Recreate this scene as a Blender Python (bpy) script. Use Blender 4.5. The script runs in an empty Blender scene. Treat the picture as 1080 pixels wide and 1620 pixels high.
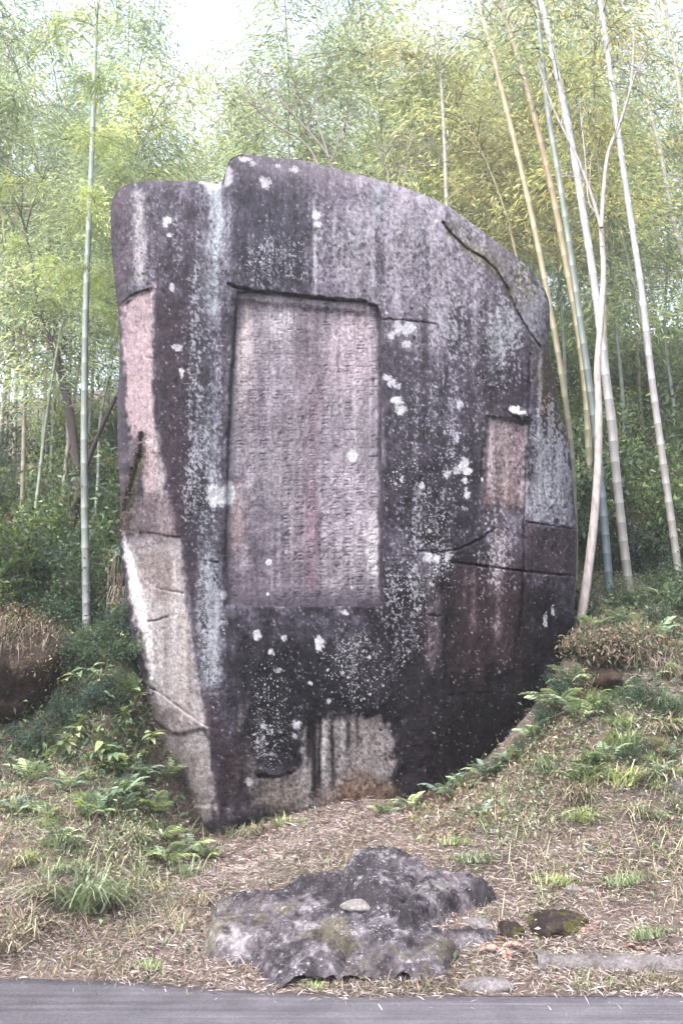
import bpy, bmesh, math, random
import numpy as np
from mathutils import Vector, Matrix

# ------------------------------------------------------------------ camera, sky, sun, exposure
scene = bpy.context.scene
F = 1575.0                      # focal length in pixels of the 1080x1620 photograph
PITCH = math.radians(15.4)
EYE = 1.6
cam_data = bpy.data.cameras.new("camera")
cam = bpy.data.objects.new("camera", cam_data)
scene.collection.objects.link(cam)
cam_data.sensor_fit = 'VERTICAL'
cam_data.sensor_height = 36.0
cam_data.lens = 36.0 * F / 1620.0
cam_data.clip_start = 0.1
cam_data.clip_end = 2000
cam.location = (0, 0, EYE)
cam.rotation_euler = (math.pi / 2 + PITCH, 0, 0)
scene.camera = cam

SUN_EL, SUN_AZ = math.radians(52), math.radians(-38)      # azimuth from -Y (behind the camera), negative = left
world = bpy.data.worlds.new("World")
scene.world = world
world.use_nodes = True
wn = world.node_tree.nodes
wl = world.node_tree.links
wn.clear()
sky = wn.new("ShaderNodeTexSky")
sky.sky_type = 'NISHITA'
sky.sun_disc = False
sky.sun_elevation = SUN_EL
sky.sun_rotation = math.radians(180 + 38)
sky.dust_density = 4.0
sky.air_density = 1.0
hsv = wn.new("ShaderNodeHueSaturation")
hsv.inputs["Saturation"].default_value = 0.45
bg = wn.new("ShaderNodeBackground")
bg.inputs["Strength"].default_value = 0.15
wo = wn.new("ShaderNodeOutputWorld")
wl.new(sky.outputs[0], hsv.inputs["Color"])
wl.new(hsv.outputs[0], bg.inputs["Color"])
wl.new(bg.outputs[0], wo.inputs["Surface"])

sun_data = bpy.data.lights.new("sun", 'SUN')
sun_data.energy = 1.4
sun_data.angle = math.radians(22)
sun_data.color = (1.0, 0.97, 0.92)
sun = bpy.data.objects.new("sun", sun_data)
scene.collection.objects.link(sun)
sdir = Vector((math.sin(SUN_AZ) * math.cos(SUN_EL), -math.cos(SUN_AZ) * math.cos(SUN_EL), math.sin(SUN_EL)))
sun.rotation_euler = sdir.to_track_quat('Z', 'Y').to_euler()

scene.view_settings.view_transform = 'Standard'
scene.view_settings.look = 'None'
scene.view_settings.exposure = 2.42
scene.view_settings.gamma = 1.0
scene.view_settings.use_curve_mapping = False
scene.render.engine = 'CYCLES'
scene.cycles.max_bounces = 6
scene.cycles.diffuse_bounces = 3
scene.cycles.transmission_bounces = 4
scene.cycles.volume_bounces = 1
scene.cycles.use_denoising = True

# ------------------------------------------------------------------ numbers
SP, CP = math.sin(PITCH), math.cos(PITCH)

def at(px, py, Y):
    """the point at distance Y that the photograph shows at pixel (px, py)"""
    u = (np.asarray(px, float) - 540) / F
    v = (810 - np.asarray(py, float)) / F
    dy = CP - v * SP
    dz = SP + v * CP
    return np.stack(np.broadcast_arrays(u / dy * Y, Y + 0 * u, EYE + dz / dy * Y), -1)

def proj(p):
    p = np.asarray(p, float)
    x, y, z = p[..., 0], p[..., 1], p[..., 2] - EYE
    d = y * CP + z * SP
    return 540 + F * x / d, 810 - F * (-y * SP + z * CP) / d

def lin(*c):
    c = np.asarray(c, float) / 255.0
    return np.where(c <= 0.04045, c / 12.92, ((c + 0.055) / 1.055) ** 2.4)

_lat = {}
def vnoise(x, y, seed=0):
    if seed not in _lat:
        _lat[seed] = np.random.RandomState(1000 + seed).rand(256, 256)
    L = _lat[seed]
    xi = np.floor(x).astype(int); yi = np.floor(y).astype(int)
    fx = x - xi; fy = y - yi
    fx = fx * fx * (3 - 2 * fx); fy = fy * fy * (3 - 2 * fy)
    a = L[xi % 256, yi % 256]; b = L[(xi + 1) % 256, yi % 256]
    c = L[xi % 256, (yi + 1) % 256]; d = L[(xi + 1) % 256, (yi + 1) % 256]
    return (a * (1 - fx) + b * fx) * (1 - fy) + (c * (1 - fx) + d * fx) * fy

def fbm(x, y, seed=0, octaves=4, gain=0.5):
    s = 0.0; a = 1.0; t = 0.0
    for k in range(octaves):
        s = s + a * vnoise(x * 2 ** k + 17.3 * k, y * 2 ** k + 9.1 * k, seed + k)
        t += a; a *= gain
    return s / t

def sstep(a, b, x):
    t = np.clip((x - a) / (b - a), 0, 1)
    return t * t * (3 - 2 * t)

def seg_dist(px, py, line):
    best = np.full(np.shape(px), 1e9)
    for (x0, y0), (x1, y1) in zip(line[:-1], line[1:]):
        dx, dy = x1 - x0, y1 - y0
        t = np.clip(((px - x0) * dx + (py - y0) * dy) / (dx * dx + dy * dy + 1e-9), 0, 1)
        d = (px - x0 - t * dx) ** 2 + (py - y0 - t * dy) ** 2
        best = np.minimum(best, d)
    return np.sqrt(best)

def inside(px, py, poly):
    r = np.zeros(np.shape(px), bool)
    n = len(poly)
    for i in range(n):
        x0, y0 = poly[i]; x1, y1 = poly[(i + 1) % n]
        if y0 == y1:
            continue
        c = ((y0 > py) != (y1 > py)) & (px < (x1 - x0) * (py - y0) / (y1 - y0) + x0)
        r ^= c
    return r

def sdf(px, py, poly):
    """signed distance, positive inside"""
    d = seg_dist(px, py, list(poly) + [poly[0]])
    return np.where(inside(px, py, poly), d, -d)

def smooth_line(pts, n=6):
    """Catmull-Rom through points"""
    P = np.asarray(pts, float)
    if len(P) < 3:
        t = np.linspace(0, 1, n + 1)[:, None]
        return P[0] * (1 - t) + P[-1] * t
    Q = np.vstack([2 * P[0] - P[1], P, 2 * P[-1] - P[-2]])
    out = []
    for i in range(1, len(Q) - 2):
        p0, p1, p2, p3 = Q[i - 1], Q[i], Q[i + 1], Q[i + 2]
        for k in range(n):
            t = k / n
            out.append(0.5 * (2 * p1 + (p2 - p0) * t + (2 * p0 - 5 * p1 + 4 * p2 - p3) * t * t + (3 * p1 - p0 - 3 * p2 + p3) * t ** 3))
    out.append(P[-1])
    return np.array(out)

# ------------------------------------------------------------------ mesh helpers
COL = scene.collection

def mesh_np(name, V, Q, cols=None, smooth=False, extra=None):
    V = np.asarray(V, np.float32); Q = np.asarray(Q, np.int32)
    me = bpy.data.meshes.new(name)
    n = len(Q); k = Q.shape[1]
    me.vertices.add(len(V)); me.vertices.foreach_set("co", V.ravel())
    me.loops.add(n * k); me.loops.foreach_set("vertex_index", Q.ravel())
    me.polygons.add(n)
    me.polygons.foreach_set("loop_start", np.arange(0, n * k, k, dtype=np.int32))
    me.polygons.foreach_set("loop_total", np.full(n, k, np.int32))
    if smooth:
        me.polygons.foreach_set("use_smooth", np.ones(n, bool))
    if cols is not None:
        a = me.attributes.new("Col", 'FLOAT_COLOR', 'POINT')
        c = np.ones((len(V), 4), np.float32); c[:, :3] = cols
        a.data.foreach_set("color", c.ravel())
    for key, val in (extra or {}).items():
        a = me.attributes.new(key, 'FLOAT', 'POINT')
        a.data.foreach_set("value", np.asarray(val, np.float32))
    me.update(); me.validate()
    return me

def link(name, me, mat=None, parent=None):
    o = bpy.data.objects.new(name, me)
    COL.objects.link(o)
    if mat is not None and me is not None and not me.materials:
        me.materials.append(mat)
    if parent is not None:
        o.parent = parent
    return o

def tag(o, label=None, cat=None, group=None, kind=None):
    for k, v in (("label", label), ("category", cat), ("group", group), ("kind", kind)):
        if v:
            o[k] = v
    return o

def empty(name, loc, rz=0.0, s=1.0):
    o = bpy.data.objects.new(name, None)
    COL.objects.link(o)
    o.location = [float(v) for v in loc]; o.rotation_euler = (0, 0, rz); o.scale = (s, s, s)
    o.empty_display_size = 0.2
    return o

def copy_tree(o, parent=None):
    c = o.copy(); COL.objects.link(c)
    c.parent = parent
    for ch in list(o.children):
        copy_tree(ch, c)
    return c

class Acc:
    """collects quads"""
    def __init__(s): s.V = []; s.Q = []; s.C = []; s.n = 0
    def add(s, V, Q, C):
        V = np.asarray(V, float); Q = np.asarray(Q, int)
        s.V.append(V); s.Q.append(Q + s.n)
        s.C.append(np.broadcast_to(np.asarray(C, float), (len(V), 3)))
        s.n += len(V)
    def mesh(s, name, smooth=False):
        return mesh_np(name, np.vstack(s.V), np.vstack(s.Q), np.vstack(s.C), smooth)

def tube(P, R, sides=7, cols=None):
    P = np.asarray(P, float); R = np.broadcast_to(np.asarray(R, float), (len(P),))
    T = np.gradient(P, axis=0); T /= np.linalg.norm(T, axis=1)[:, None] + 1e-9
    ref = np.array([1.0, 0.13, 0.0]) if abs(T[:, 0]).mean() < 0.8 else np.array([0, 0.1, 1.0])
    A = np.cross(T, ref); A /= np.linalg.norm(A, axis=1)[:, None] + 1e-9
    B = np.cross(T, A)
    th = np.linspace(0, 2 * np.pi, sides, endpoint=False)
    V = (P[:, None] + R[:, None, None] * (np.cos(th)[None, :, None] * A[:, None] + np.sin(th)[None, :, None] * B[:, None])).reshape(-1, 3)
    i = np.arange(len(P) - 1)[:, None] * sides; j = np.arange(sides)[None, :]; j2 = (j + 1) % sides
    Q = np.stack([i + j, i + j2, i + sides + j2, i + sides + j], -1).reshape(-1, 4)
    C = None
    if cols is not None:
        C = np.repeat(np.broadcast_to(np.asarray(cols, float), (len(P), 3)), sides, axis=0)
    return V, Q, C

def leaves(P, D, L, W, rs, droop=0.15, flat=0.0):
    """one rhombic leaf per point: a quad with its tip bent down"""
    n = len(P)
    L = np.broadcast_to(L, (n,))[:, None]; W = np.broadcast_to(W, (n,))[:, None]
    D = D / (np.linalg.norm(D, axis=1)[:, None] + 1e-9)
    N = rs.normal(size=(n, 3)); N[:, 2] += flat
    S = np.cross(D, N); S /= np.linalg.norm(S, axis=1)[:, None] + 1e-9
    z = np.array([0, 0, 1.0])
    V = np.stack([P, P + D * L * 0.42 + S * W * 0.5, P + D * L - z * droop * L, P + D * L * 0.42 - S * W * 0.5], 1).reshape(-1, 3)
    Q = np.arange(n * 4).reshape(n, 4)
    return V, Q

def pick(rs, pal, n, var=0.18):
    pal = np.asarray([lin(*c) for c in pal])
    c = pal[rs.randint(len(pal), size=n)]
    return c * (1 + var * rs.normal(size=(n, 1))).clip(0.4, 1.7)

# ------------------------------------------------------------------ materials
def new_mat(name):
    m = bpy.data.materials.new(name); m.use_nodes = True
    nt = m.node_tree
    b = nt.nodes["Principled BSDF"]
    b.inputs["Specular IOR Level"].default_value = 0.08
    return m, nt, b

def N(nt, t, **kw):
    n = nt.nodes.new(t)
    for k, v in kw.items():
        if k in n.inputs: n.inputs[k].default_value = v
        else: setattr(n, k, v)
    return n

def mixc(nt, fac, a, b, mode='MIX'):
    n = nt.nodes.new("ShaderNodeMix"); n.data_type = 'RGBA'; n.blend_type = mode; n.clamp_result = False
    for s, v in ((n.inputs[0], fac), (n.inputs[6], a), (n.inputs[7], b)):
        if hasattr(v, "default_value") or hasattr(v, "is_linked"): nt.links.new(v, s)
        elif isinstance(v, (int, float)): s.default_value = v
        else: s.default_value = (*v[:3], 1)
    return n.outputs[2]

def ramp(nt, fac, stops):
    n = nt.nodes.new("ShaderNodeValToRGB")
    nt.links.new(fac, n.inputs[0])
    e = n.color_ramp.elements
    while len(e) < len(stops): e.new(0.5)
    for el, (p, c) in zip(e, stops):
        el.position = p
        el.color = (c, c, c, 1) if isinstance(c, (int, float)) else (*c[:3], 1)
    return n.outputs[0]

def mapped(nt, scale, obj=True):
    tc = N(nt, "ShaderNodeTexCoord"); mp = N(nt, "ShaderNodeMapping")
    mp.inputs["Scale"].default_value = scale
    nt.links.new(tc.outputs["Object"], mp.inputs["Vector"])
    return mp.outputs["Vector"]

def noise(nt, vec, scale, detail=5, rough=0.55):
    n = N(nt, "ShaderNodeTexNoise", Scale=scale, Detail=detail, Roughness=rough)
    nt.links.new(vec, n.inputs["Vector"])
    return n.outputs["Fac"]

def bump(nt, b, h, strength, dist):
    n = N(nt, "ShaderNodeBump", Strength=strength, Distance=dist)
    nt.links.new(h, n.inputs["Height"]); nt.links.new(n.outputs[0], b.inputs["Normal"])

def boulder_material():
    m, nt, b = new_mat("weathered_granite")
    L = nt.links.new
    col = N(nt, "ShaderNodeAttribute", attribute_name="Col").outputs["Color"]
    spk = N(nt, "ShaderNodeAttribute", attribute_name="speck").outputs["Fac"]
    v = mapped(nt, (1, 1, 1))
    grain = ramp(nt, noise(nt, v, 26, 9, 0.75), [(0.30, 0.55), (0.70, 1.50)])
    c = mixc(nt, 1.0, col, grain, 'MULTIPLY')
    strv = mapped(nt, (9, 9, 0.55))
    strk = ramp(nt, noise(nt, strv, 2.2, 6, 0.65), [(0.3, 0.80), (0.7, 1.18)])
    c = mixc(nt, 1.0, c, strk, 'MULTIPLY')
    # lichen specks: a cell is a spot when its size beats the local density
    for sc, k, r0 in ((11, 0.75, 0.62), (24, 0.95, 0.62), (52, 1.15, 0.60)):
        vo = N(nt, "ShaderNodeTexVoronoi", Scale=sc, Randomness=1.0); L(v, vo.inputs["Vector"])
        sep = N(nt, "ShaderNodeSeparateColor"); L(vo.outputs["Color"], sep.inputs[0])
        # radius = r0 * (speck*k - random)
        a = N(nt, "ShaderNodeMath", operation='MULTIPLY'); L(spk, a.inputs[0]); a.inputs[1].default_value = k
        s = N(nt, "ShaderNodeMath", operation='SUBTRACT'); L(a.outputs[0], s.inputs[0]); L(sep.outputs[0], s.inputs[1])
        r = N(nt, "ShaderNodeMath", operation='MULTIPLY'); L(s.outputs[0], r.inputs[0]); r.inputs[1].default_value = r0 * 1.6
        w = N(nt, "ShaderNodeMath", operation='MULTIPLY_ADD'); L(noise(nt, v, sc * 3, 2), w.inputs[0]); w.inputs[1].default_value = 0.5; w.inputs[2].default_value = -0.25
        d = N(nt, "ShaderNodeMath", operation='ADD'); L(vo.outputs["Distance"], d.inputs[0]); L(w.outputs[0], d.inputs[1])
        g = N(nt, "ShaderNodeMath", operation='SUBTRACT'); L(r.outputs[0], g.inputs[0]); L(d.outputs[0], g.inputs[1])
        f = N(nt, "ShaderNodeMath", operation='MULTIPLY', use_clamp=True); L(g.outputs[0], f.inputs[0]); f.inputs[1].default_value = 9
        f2 = N(nt, "ShaderNodeMath", operation='MULTIPLY'); L(f.outputs[0], f2.inputs[0]); f2.inputs[1].default_value = 0.8
        c = mixc(nt, f2.outputs[0], c, K * lin(200, 200, 208))
    L(c, b.inputs["Base Color"])
    b.inputs["Roughness"].default_value = 0.85
    bump(nt, b, noise(nt, v, 30, 9, 0.75), 0.9, 0.03)
    return m

K = 0.365      # albedo of a colour that the photograph shows at this brightness

def rock_material(name, base, pale, dark, scale=3.0, moss=None, moss_amt=0.5):
    m, nt, b = new_mat(name)
    v = mapped(nt, (1, 1, 1))
    c = mixc(nt, ramp(nt, noise(nt, v, scale, 6, 0.6), [(0.38, 0.0), (0.62, 1.0)]), K * lin(*dark), K * lin(*base))
    c = mixc(nt, ramp(nt, noise(nt, v, scale * 1.7, 8, 0.72), [(0.57, 0.0), (0.68, 0.9)]), c, K * lin(*pale))
    if moss is not None:
        c = mixc(nt, ramp(nt, noise(nt, v, scale * 1.1 + 0.37, 6, 0.65), [(moss_amt, 0.0), (moss_amt + 0.1, 0.85)]), c, K * lin(*moss))
    c = mixc(nt, 1.0, c, ramp(nt, noise(nt, v, 30, 9, 0.78), [(0.3, 0.45), (0.7, 1.6)]), 'MULTIPLY')
    nt.links.new(c, b.inputs["Base Color"])
    b.inputs["Roughness"].default_value = 0.9
    bump(nt, b, noise(nt, v, 20, 10, 0.75), 1.0, 0.06)
    return m

def attr_material(name, rough=0.7, grain=None, spec=0.2, vary=0.0):
    m, nt, b = new_mat(name)
    col = N(nt, "ShaderNodeAttribute", attribute_name="Col").outputs["Color"]
    if grain:
        v = mapped(nt, grain[1])
        col = mixc(nt, 1.0, col, ramp(nt, noise(nt, v, grain[0], 5, 0.6), [(0.3, 1 - grain[2]), (0.7, 1 + grain[2])]), 'MULTIPLY')
    if vary:
        oi = N(nt, "ShaderNodeObjectInfo")
        col = mixc(nt, 1.0, col, ramp(nt, oi.outputs["Random"], [(0.0, 1 - vary), (1.0, 1 + vary)]), 'MULTIPLY')
    nt.links.new(col, b.inputs["Base Color"])
    b.inputs["Roughness"].default_value = rough
    b.inputs["Specular IOR Level"].default_value = spec
    return m

def leaf_material(name, trans=0.4, vary=0.25, tint=(1.35, 1.2, 0.55), rough=0.55):
    """leaf colour from the mesh, light also passing through the blade; each plant a little different"""
    m, nt, b = new_mat(name)
    col = N(nt, "ShaderNodeAttribute", attribute_name="Col").outputs["Color"]
    oi = N(nt, "ShaderNodeObjectInfo")
    f = ramp(nt, oi.outputs["Random"], [(0.0, (1 - vary, 1 - vary, 1 - vary * 0.3)), (0.5, (1, 1, 1)), (1.0, (1 + vary * 1.2, 1 + vary, 1 - vary * 0.4))])
    col = mixc(nt, 1.0, col, f, 'MULTIPLY')
    nt.links.new(col, b.inputs["Base Color"])
    b.inputs["Roughness"].default_value = rough
    tr = N(nt, "ShaderNodeBsdfTranslucent")
    tc = mixc(nt, 1.0, col, tint, 'MULTIPLY')
    nt.links.new(tc, tr.inputs["Color"])
    ms = N(nt, "ShaderNodeMixShader"); ms.inputs[0].default_value = trans
    nt.links.new(b.outputs[0], ms.inputs[1]); nt.links.new(tr.outputs[0], ms.inputs[2])
    nt.links.new(ms.outputs[0], nt.nodes["Material Output"].inputs["Surface"])
    return m

M_boulder = boulder_material()
M_leaf = leaf_material("bamboo_leaf", 0.5, 0.18, (1.15, 1.2, 0.85))
M_shrub = leaf_material("shrub_leaf", 0.3, 0.25)
M_herb = leaf_material("fern_leaf", 0.3, 0.2, (1.1, 1.1, 0.9))
M_straw = leaf_material("dry_straw", 0.12, 0.0, (1.0, 0.98, 0.95), 0.9)
M_culm = attr_material("bamboo_culm", 0.5, (14, (1, 1, 0.15), 0.16), 0.3)
M_bark = attr_material("bark", 0.9, (20, (1, 1, 0.3), 0.35))

# ------------------------------------------------------------------ ground
def road_edge(X):
    e = np.interp(X, [-40, -12, -6, -2.95, -1.81, -0.71, 0.1, 1.2, 2.73, 6, 14, 40],
                  [21, 12.4, 10.4, 9.35, 9.14, 8.76, 8.53, 8.56, 8.68, 9.2, 11.2, 20])
    return e

def ground_z(X, Y, fine=True):
    X = np.asarray(X, float); Y = np.asarray(Y, float)
    t = Y - road_edge(X)
    bank = np.interp(t, [-5, 0, 0.5, 1.3, 2.3, 3.1, 3.8, 4.6, 5.8, 7.3, 10, 38, 52, 70, 400],
                     [0, 0.0, 0.22, 0.66, 1.22, 1.9, 2.62, 3.45, 4.25, 5.05, 6.5, 22.5, 26, 24, 14])
    mid = np.interp(t, [-5, 0, 0.35, 1.2, 2.4, 3.5, 4.6, 6.0, 8.5, 10, 38, 52, 70, 400],
                    [0, 0.0, 0.1, 0.38, 0.82, 1.02, 1.22, 2.0, 5.4, 6.5, 22.5, 26, 24, 14])
    wr = np.clip((X - 0.6) / 2.6, 0, 1) ** 1.7
    wl_ = np.clip((-X - 1.75) / 1.3, 0, 1) ** 1.3
    w = np.maximum(wr, wl_)
    mid = mid - 0.24 * np.exp(-((X + 1.55) / 0.75) ** 2) * sstep(1.2, 3.2, t) * sstep(6.5, 4.8, t)
    z = mid * (1 - w) + bank * w
    amp = np.clip(t * 0.6, 0, 1)
    z = z + amp * 0.22 * (fbm(X * 0.7 + 50, Y * 0.7 + 20, 40, 3) - 0.5)
    far = np.clip((t - 9) / 10, 0, 1)
    z = z + far * 2.2 * (fbm(X * 0.09 + 50, Y * 0.09 + 20, 43, 3) - 0.5)
    if fine:
        z = z + amp * 0.10 * (fbm(X * 3.1 + 9, Y * 3.1, 46, 4, 0.6) - 0.5)
    # hollow under the right bank
    for hx, hy, ra, dpt in HOLLOWS:
        r = ((X - hx) / ra) ** 2 + ((Y - hy) / (ra * 0.8)) ** 2
        z = z - dpt * np.exp(-r * r)
    return np.where(t < 0, -0.06 + 0.06 * np.clip(t + 1, 0, 1), z)

HOLLOWS = []

def ground_hit(px, py, y0=7.0, y1=70.0):
    Y = np.arange(y0, y1, 0.02)
    p = at(px, py, Y)
    below = p[:, 2] < ground_z(p[:, 0], p[:, 1])
    i = int(np.argmax(below)) if below.any() else len(Y) - 1
    return np.array([p[i, 0], p[i, 1], ground_z(p[i, 0], p[i, 1])])

HOLLOWS = [(h[0], h[1], ra, dpt) for h, ra, dpt in ((ground_hit(960, 1075), 0.42, 0.42), (ground_hit(30, 1168), 0.75, 0.50), (ground_hit(256, 1222), 0.20, 0.26), (ground_hit(284, 1262), 0.20, 0.26), (ground_hit(318, 1312), 0.17, 0.22))]

def spaced(a, b, fine0, fine1, step, grow=1.12, coarse=3.0):
    xs = list(np.arange(fine0, fine1, step))
    x, s = fine1, step
    while x < b:
        xs.append(x); s = min(s * grow, coarse if x < 80 else 40); x += s
    xs.append(b)
    x, s = fine0, step
    while x > a:
        s = min(s * grow, coarse if x > -80 else 40); x -= s; xs.insert(0, max(x, a))
    return np.array(xs)

gx = spaced(-300, 300, -5.2, 6.0, 0.055)
gy = spaced(-200, 400, 8.0, 16.5, 0.055)
GX, GY = np.meshgrid(gx, gy)
GZ = ground_z(GX, GY)
nx = len(gx)
ii = np.arange(len(gy) - 1)[:, None] * nx + np.arange(nx - 1)[None]
Qg = np.stack([ii, ii + 1, ii + nx + 1, ii + nx], -1).reshape(-1, 4)
m, nt, b = new_mat("leaf_mould_soil")
v = mapped(nt, (1, 1, 1))
c = mixc(nt, ramp(nt, noise(nt, v, 1.4, 6, 0.6), [(0.4, 0.0), (0.62, 1.0)]), K * lin(126, 108, 102), K * lin(170, 154, 146))
c = mixc(nt, ramp(nt, noise(nt, v, 0.9, 6, 0.65), [(0.52, 0.0), (0.66, 0.8)]), c, K * lin(112, 116, 94))
c = mixc(nt, 1.0, c, ramp(nt, noise(nt, v, 40, 6, 0.7), [(0.3, 0.5), (0.7, 1.45)]), 'MULTIPLY')
nt.links.new(c, b.inputs["Base Color"]); b.inputs["Roughness"].default_value = 0.95
bump(nt, b, noise(nt, v, 22, 8, 0.75), 1.0, 0.06)
ground = link("ground", mesh_np("ground", np.stack([GX, GY, GZ], -1).reshape(-1, 3), Qg, smooth=True), m)
tag(ground, "sloping bank of leaf litter and soil rising into the hillside", "ground", kind="structure")

# road: a sheet with a slightly ragged edge
rx = np.concatenate([np.arange(-40, -6, 0.5), np.arange(-6, 6, 0.04), np.arange(6, 40.1, 0.5)])
rag = 0.10 * (fbm(rx * 2.2, rx * 0 + 3, 60, 4, 0.6) - 0.5)
re_ = road_edge(rx) + 0.05 + rag
cols_t = np.array([-1, -0.06, -0.02, 0.0])
far_y = np.stack([np.full_like(rx, -12.0), np.full_like(rx, 2.0), re_ - 1.5, re_ - 0.3, re_ - 0.02, re_], 1)
zz = np.array([0.0, 0.0, 0.0, 0.0, 0.0, -0.03]) + 0.006
RV = np.stack([np.repeat(rx[:, None], 6, 1), far_y, np.broadcast_to(zz, far_y.shape)], -1).reshape(-1, 3)
ii = np.arange(len(rx) - 1)[:, None] * 6 + np.arange(5)[None]
RQ = np.stack([ii, ii + 6, ii + 7, ii + 1], -1).reshape(-1, 4)
m, nt, b = new_mat("worn_asphalt")
v = mapped(nt, (1, 1, 1))
lane = mapped(nt, (0.22, 5.0, 1))
for n_ in nt.nodes:
    if n_.type == "MAPPING" and abs(n_.inputs["Scale"].default_value[0] - 0.22) < 1e-3: n_.inputs["Rotation"].default_value = (0, 0, 0.02)
c = mixc(nt, ramp(nt, noise(nt, lane, 1.6, 6, 0.6), [(0.35, 0.0), (0.65, 1.0)]), K * lin(112, 109, 117), K * lin(136, 133, 141))
c = mixc(nt, ramp(nt, noise(nt, mapped(nt, (0.30, 14.0, 1)), 1.0, 4, 0.6), [(0.62, 0.0), (0.72, 0.5)]), c, K * lin(170, 166, 175))
c = mixc(nt, ramp(nt, noise(nt, mapped(nt, (0.20, 11.0, 1)), 1.3, 3, 0.5), [(0.63, 0.0), (0.69, 0.8)]), c, K * lin(66, 63, 72))
c = mixc(nt, ramp(nt, noise(nt, v, 9, 5, 0.6), [(0.66, 0.0), (0.72, 0.6)]), c, K * lin(190, 182, 184))
sx = N(nt, "ShaderNodeSeparateXYZ"); nt.links.new(v, sx.inputs[0])
wob_ = N(nt, "ShaderNodeMath", operation='MULTIPLY_ADD'); nt.links.new(noise(nt, v, 0.9, 4), wob_.inputs[0]); wob_.inputs[1].default_value = 1.6; nt.links.new(sx.outputs[0], wob_.inputs[2])
mr = N(nt, "ShaderNodeMapRange"); nt.links.new(wob_.outputs[0], mr.inputs[0]); mr.inputs[1].default_value = -1.9; mr.inputs[2].default_value = 1.6; mr.inputs[3].default_value = 0.74; mr.inputs[4].default_value = 1.02
c = mixc(nt, 1.0, c, ramp(nt, mr.outputs[0], [(0.0, 0.0), (1.0, 1.0)]), 'MULTIPLY')      # older paler wearing course towards the right
c = mixc(nt, 1.0, c, ramp(nt, noise(nt, v, 2.2, 5, 0.6), [(0.3, 0.78), (0.7, 1.2)]), 'MULTIPLY')
c = mixc(nt, 1.0, c, ramp(nt, noise(nt, v, 48, 8, 0.85), [(0.34, 0.45), (0.66, 1.6)]), 'MULTIPLY')
nt.links.new(c, b.inputs["Base Color"]); b.inputs["Roughness"].default_value = 0.8
bump(nt, b, noise(nt, v, 160, 4, 0.7), 0.4, 0.01)
road = link("road", mesh_np("road", RV, RQ, smooth=False), m)
tag(road, "grey asphalt road along the foot of the bank", "road", kind="structure")

# ------------------------------------------------------------------ haze volume added to imitate lens glare over the canopy
HAZE = 0.0030
bm = bmesh.new(); bmesh.ops.create_cube(bm, size=1.0)
me = bpy.data.meshes.new("haze"); bm.to_mesh(me); bm.free()
haze = bpy.data.objects.new("haze", me); COL.objects.link(haze)
haze.scale = (640, 640, 52); haze.location = (0, 100, 24.5)
hm = bpy.data.materials.new("glare_haze"); hm.use_nodes = True; hm.node_tree.nodes.clear()
pv = hm.node_tree.nodes.new("ShaderNodeVolumePrincipled"); pv.inputs["Density"].default_value = HAZE; pv.inputs["Color"].default_value = (0.96, 0.96, 1.0, 1); pv.inputs["Anisotropy"].default_value = 0.78
ho = hm.node_tree.nodes.new("ShaderNodeOutputMaterial"); hm.node_tree.links.new(pv.outputs[0], ho.inputs["Volume"])
me.materials.append(hm); tag(haze, "added pale haze imitating glare over the bamboo grove", "haze", kind="stuff")

# ------------------------------------------------------------------ the inscribed boulder
TOP = [(186, 300), (200, 292), (222, 287), (250, 285), (290, 287), (322, 287), (344, 291), (353, 286), (357, 272), (362, 256), (372, 247), (388, 244),
       (430, 249), (465, 252), (500, 259), (545, 271), (600, 285), (650, 300), (700, 322), (735, 345), (770, 372), (815, 405), (842, 432), (860, 456)]
RIGHT = [(860, 456), (868, 478), (869, 510), (867, 545), (872, 580), (880, 618), (886, 655), (897, 690), (903, 730), (907, 790), (911, 835), (911, 890), (909, 940),
         (908, 985), (902, 1040), (893, 1075)]
BOTTOM = [(345, 1342), (380, 1322), (430, 1306), (500, 1304), (560, 1300), (620, 1300), (670, 1288), (725, 1262), (790, 1222), (840, 1172), (870, 1126), (893, 1075)]
LEFT = [(345, 1342), (325, 1318), (302, 1292), (288, 1262), (262, 1232), (243, 1200), (228, 1160), (218, 1105), (210, 1040), (204, 985), (197, 920), (190, 868), (189, 838),
        (191, 790), (187, 720), (186, 640), (190, 560), (188, 500), (181, 440), (176, 380), (176, 325), (186, 300)]

def resample(line, n):
    L = np.asarray(line, float)
    L = smooth_line(L, 4)
    d = np.concatenate([[0], np.cumsum(np.linalg.norm(np.diff(L, axis=0), axis=1))])
    t = np.linspace(0, d[-1], n)
    return np.stack([np.interp(t, d, L[:, 0]), np.interp(t, d, L[:, 1])], -1)

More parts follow.
